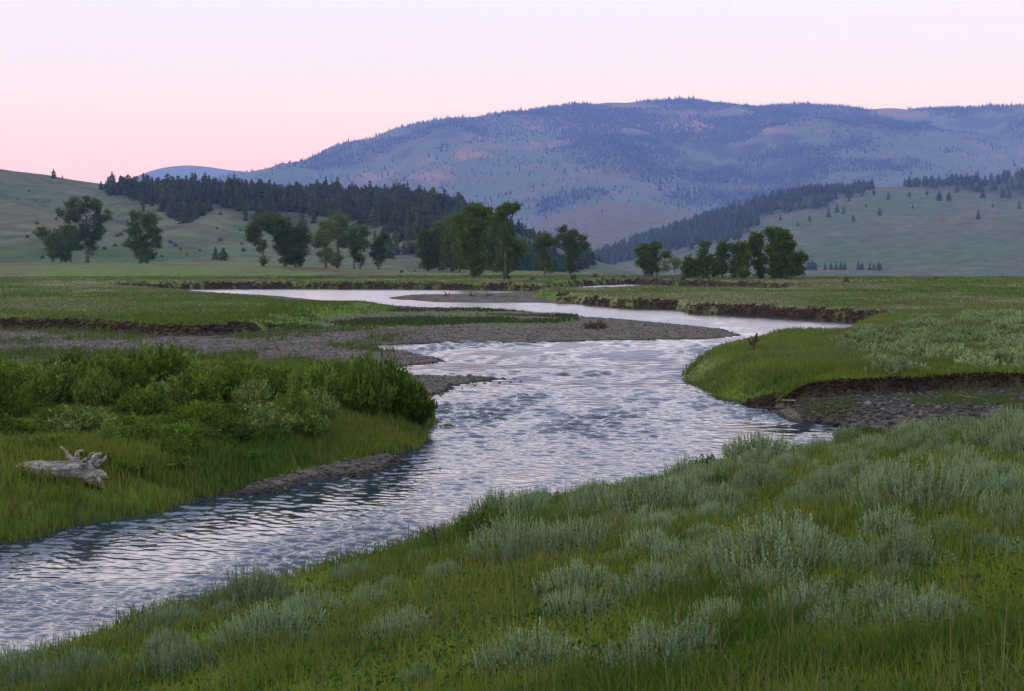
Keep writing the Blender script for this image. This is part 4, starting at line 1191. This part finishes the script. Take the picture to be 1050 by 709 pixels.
# ------------------------------------------------------------------ driftwood
def local(px, py, ox, oy, m, dep=0.0): return np.array([(px - ox) * m, dep, (oy - py) * m])
def wood_piece(name, label, cat, ox, oy, parts, col, rmin=15, rmax=400, seat=0.0, jit=.10, near=False):
    """parts: list of (part name, [(px, py, radius px, depth m)...]); traced outlines turned into metres at the place itself"""
    x, y, z = hit_near(ox, oy) if near else hit(ox, oy, rmin, rmax)
    m = math.hypot(x, y) / F
    ppx, ppy = proj(x, y, z)
    a = -math.atan2(x, y)
    root = None
    if len(parts) > 1:
        root = tag(obj(name, None, None, (x, y, z - seat), a), label, cat)
    for pn, lst in parts:
        mb = MB()
        for sub in (lst if isinstance(lst[0], list) else [lst]):
            pts = np.array([local(q[0], q[1], float(ppx), float(ppy), m, q[3] if len(q) > 3 else 0) for q in sub]); rad = np.array([q[2] * m for q in sub])
            if len(pts) < 4:
                tt = np.linspace(0, 1, 7); s0 = np.linspace(0, 1, len(pts))
                pts = np.stack([np.interp(tt, s0, pts[:, k]) for k in range(3)], 1); rad = np.interp(tt, s0, rad)
                pts[1:-1] += rng.normal(0, .12, (5, 3)) * rad[1:-1, None]
            tube(mb, pts, rad, 9, col, jit=jit)
        me = mb.mesh(pn, M_drift, True)
        if root: obj(pn, me, root)
        else: tag(obj(name, me, None, (x, y, z - seat), a), label, cat)
GREY = np.array((.33, .30, .25))
wood_piece('fallen_log', 'weathered grey fallen log with an upturned root plate, lying in grass on the left bank', 'log', 66, 494,
    [('trunk', [(20, 480, 2.5, .3), (30, 480, 6, .25), (45, 481.5, 8, .1), (58, 482.5, 8.5, 0), (70, 483.5, 9.5, 0), (80, 484.5, 12, 0), (88, 485, 11, 0), (93, 486, 6, 0)]),
     ('root', [(76, 478, 4), (74, 473, 2.8), (70, 469, 2.2), (68, 464, 1.5), (63, 459, .6)]),
     ('root', [(79, 478, 4), (78, 471, 2.6), (79, 466, 2.0), (81, 464.5, 1.6), (85, 464, .7)]),
     ('root', [(86, 479, 6, .1), (91, 475, 4.5, .2), (95, 473, 3.4, .2), (98, 470, 2.4, .2), (102, 469, 1.0, .2)]),
     ('root', [(84, 478, 4, -.3), (86, 472, 2.6, -.3), (90, 469, 1.8, -.4), (91, 466, 1.2, -.4), (95, 464, .5, -.4)]),
     ('root', [(88, 484, 7, 0), (94, 486, 4.6, -.1), (99, 486, 4.0, -.2), (103, 489, 3.0, -.2), (107, 493, 1.2, -.2)]),
     ('root', [(86, 488, 7, -.15), (92, 492, 5.5, -.25), (97, 495, 4.8, -.3), (101, 499, 3.2, -.3), (102, 504, 1.2, -.35)]),
     ('root', [(90, 482, 5, .3), (96, 481, 3.6, .45), (101, 478, 2.6, .5), (104, 477, 1.8, .5), (107, 473, .7, .6)]),
     ('root', [(88, 490, 5, .2), (92, 497, 3.4, .3), (93, 501, 2.2, .3), (90, 505, 1.0, .3)])], GREY, 25, 60, seat=.0, jit=.2)
BR = np.array((.14, .10, .075)); DK = np.array((.075, .055, .042)); TAN = np.array((.22, .185, .145))
wood_piece('stump', 'dark upright snag at the water edge on the far side of the right bank', 'stump', 773, 359, [('stump', [[(771.5, 364, 3.2), (772, 354, 2.3), (774.5, 348, 1.9), (776, 341.5, .6)], [(772, 356, 1.7), (768.5, 350.5, 1.3), (767, 346.5, .4)], [(773, 352, 1.2), (777, 349, .8), (779, 347.5, .3)]])], DK, 60, 140, jit=.25)
wood_piece('drift_log', 'pale bleached drift log lying on the beach below the right cut bank', 'log', 814, 413, [('log', [(802, 411, .8), (812, 411.2, 1.1), (820, 411, 1.1), (828, 411, .7)])], TAN * 1.3, 50, 70)
wood_piece('drift_log', 'long dark drift log at the waterline of the right beach', 'log', 800, 420, [('log', [(772, 417.5, .6), (785, 419, 1.2), (805, 419.8, 1.2), (830, 420, .8)])], DK, 50, 70)
wood_piece('drift_log', 'thin brown branch lying on the beach above the bleached log', 'log', 808, 405, [('log', [(798, 403.5, .6), (806, 404.5, .9), (818, 405.5, .4)])], BR, 50, 70)
wood_piece('drift_log', 'tilted pale stick under the cut bank near the right edge', 'log', 1000, 412, [('log', [(982, 406, .5), (994, 407.5, .8), (1012, 411, .4)])], TAN, 50, 70)
wood_piece('drift_log', 'long brown drift log along the far edge of the gravel bar', 'log', 540, 324, [('log', [(498, 321.5, .5), (520, 322.2, .9), (545, 323, 1.1), (568, 323.3, 1.2)])], BR, 120, 260)
wood_piece('stump', 'brown root snag at the right end of the gravel bar log', 'stump', 570, 325, [('stump', [[(566, 325, 1.6), (570, 322.5, 1.8), (573, 321, .6)], [(568, 325, 1.4), (571, 324, 1.2), (575, 324, .4)]])], BR, 120, 260, jit=.3)
for px, py, lab in [(458, 304, 'left one of the driftwood snags on the small far island'), (484, 304, 'middle driftwood snag on the small far island'), (501, 304, 'twin-pronged driftwood snag right of the middle one on the far island')]:
    wood_piece('stump', lab, 'driftwood', px, py, [('stump', [[(px - 4, py, .6), (px, py - 1, 1.0), (px + 5, py + .2, .5)], [(px, py, .9), (px - 1, py - 3, .8), (px - 2.5, py - 5, .3)], [(px + 1, py, .8), (px + 3, py - 2.5, .6), (px + 3, py - 4.5, .2)]])], BR, 150, 260, jit=.2)
wood_piece('drift_log', 'dark root wad where the small far island joins the grassy right bank', 'log', 578, 303, [('log', [[(570, 303, .8), (576, 301, 2.2), (584, 302, .8)], [(575, 302, 1.2), (573, 298, .9), (572, 296, .3)], [(579, 302, 1), (582, 299.5, .6), (585, 298.5, .2)]])], DK * 1.3, 140, 260, jit=.25)
wood_piece('drift_log', 'thin drift log lying along the small far island', 'log', 530, 304.5, [('log', [(512, 304, .4), (530, 304.6, .6), (552, 305.6, .4)])], BR, 150, 260)
for px, py, w, lab in [(868, 293, 18, 'pale drift log on the meadow right of the tree row'), (905, 292.5, 26, 'long low drift log on the flat meadow toward the right'), (825, 294, 14, 'short drift log just right of the far water sliver'), (952, 291.5, 20, 'dark drift log on the meadow near the right edge')]:
    wood_piece('drift_log', lab, 'log', px, py, [('log', [[(px - w / 2, py, .4), (px, py - .6, .7), (px + w / 2, py - .2, .4)], [(px + w * .3, py - .5, .4), (px + w * .36, py - 2.6, .2)]])], BR * 1.2, 200, 330)
# bare twigs at the edge of the near slope
wood_piece('dead_shrub', 'bare dark twigs of a dead shrub at the river edge of the near slope', 'shrub', 450, 566,
    [('stem', [[(452, 569, 2.0), (447, 553, 1.5), (443, 540, .6)], [(447, 553, 1.1), (438, 548, .6), (434, 546, .3)], [(446, 550, .7), (446, 540, .4), (445, 536, .2)]]),
     ('stem', [[(455, 566, 1.3), (456, 555, .9), (453, 546, .4)], [(456, 556, .7), (461, 548, .3)]]),
     ('stem', [[(450, 566, 1.1), (442, 558, .8), (436, 556, .3)], [(444, 559, .5), (440, 551, .2)]])], DK, 12, 60)

# ------------------------------------------------------------------ boulders
rb = np.random.default_rng(77)
def boulder_mesh(r):
    import bmesh
    bm = bmesh.new(); bmesh.ops.create_icosphere(bm, subdivisions=3, radius=1)
    o = r.uniform(0, 50, 3)
    for v in bm.verts:
        n = Vector(v.co)
        k = 1 + .55 * float(vn(n.x * 1.3 + o[0] + n.z, n.y * 1.3 + o[1] - n.z, 5)) + .25 * float(vn(n.x * 3 + o[2], n.y * 3 + n.z * 2, 7))
        v.co = Vector((n.x * k, n.y * k * .8, n.z * k * .6))
    me = bpy.data.meshes.new('boulder'); bm.to_mesh(me); bm.free()
    at = me.color_attributes.new('Col', 'FLOAT_COLOR', 'POINT')
    q = np.ones((len(me.vertices), 4), np.float32); q[:, :3] = (.17, .16, .15)
    at.data.foreach_set('color', q.ravel())
    me.polygons.foreach_set('use_smooth', np.ones(len(me.polygons), bool))
    me.materials.append(M_rock)
    return me
BO = [boulder_mesh(rb) for _ in range(4)]
for px, py, s in [(891, 415, 9), (872, 425, 4), (848, 418, 4), (905, 421, 4), (936, 417, 5), (918, 409, 3.5), (834, 423, 4), (858, 433, 3.5), (944, 425, 4)]:
    x, y, z = hit(px, py, 40, 80); m = math.hypot(x, y) / F * s * .5
    tag(obj('boulder', BO[rb.integers(0, 4)], None, (x, y, z + m * .1), rb.uniform(0, 6), m), 'grey boulder resting on the gravel beach under the right cut bank', 'rock', 'boulders on the right beach')
for px, py, s in [(497, 393, 3.5), (512, 392, 3), (523, 391.5, 3), (534, 391, 2.5), (452, 405, 4), (443, 411, 4), (474, 398, 3), (463, 402, 3), (487, 395, 3)]:
    x, y = bp(px, py, .03); m = math.hypot(x, y) / F * s * .5
    tag(obj('boulder', BO[rb.integers(0, 4)], None, (x, y, .02), rb.uniform(0, 6), m), 'wet dark rock at the waterline of the small gravel spit', 'rock', 'rocks at the tip of the gravel spit')
for px, py, s in [(257, 510, 4), (247, 512, 4), (292, 501, 4), (318, 497, 4), (352, 492, 4), (363, 494, 3), (385, 488, 4), (405, 482, 4), (423, 476, 3), (451, 480, 3)]:
    x, y = bp(px, py, .03); m = math.hypot(x, y) / F * s * .5
    tag(obj('boulder', BO[rb.integers(0, 4)], None, (x, y, .02), rb.uniform(0, 6), m), 'small wet rock along the gravel strip below the willow bank', 'rock', 'rocks along the left gravel strip')
x, y, z = hit(612, 337, 90, 160)
tag(obj('shrub', shrub_mesh('shrub', rb, 500, 1.1, .55, .22, (.085, .055, .030), M_leaf), None, (x, y, z), 0), 'low dull brown shrub on the long gravel bar', 'shrub')
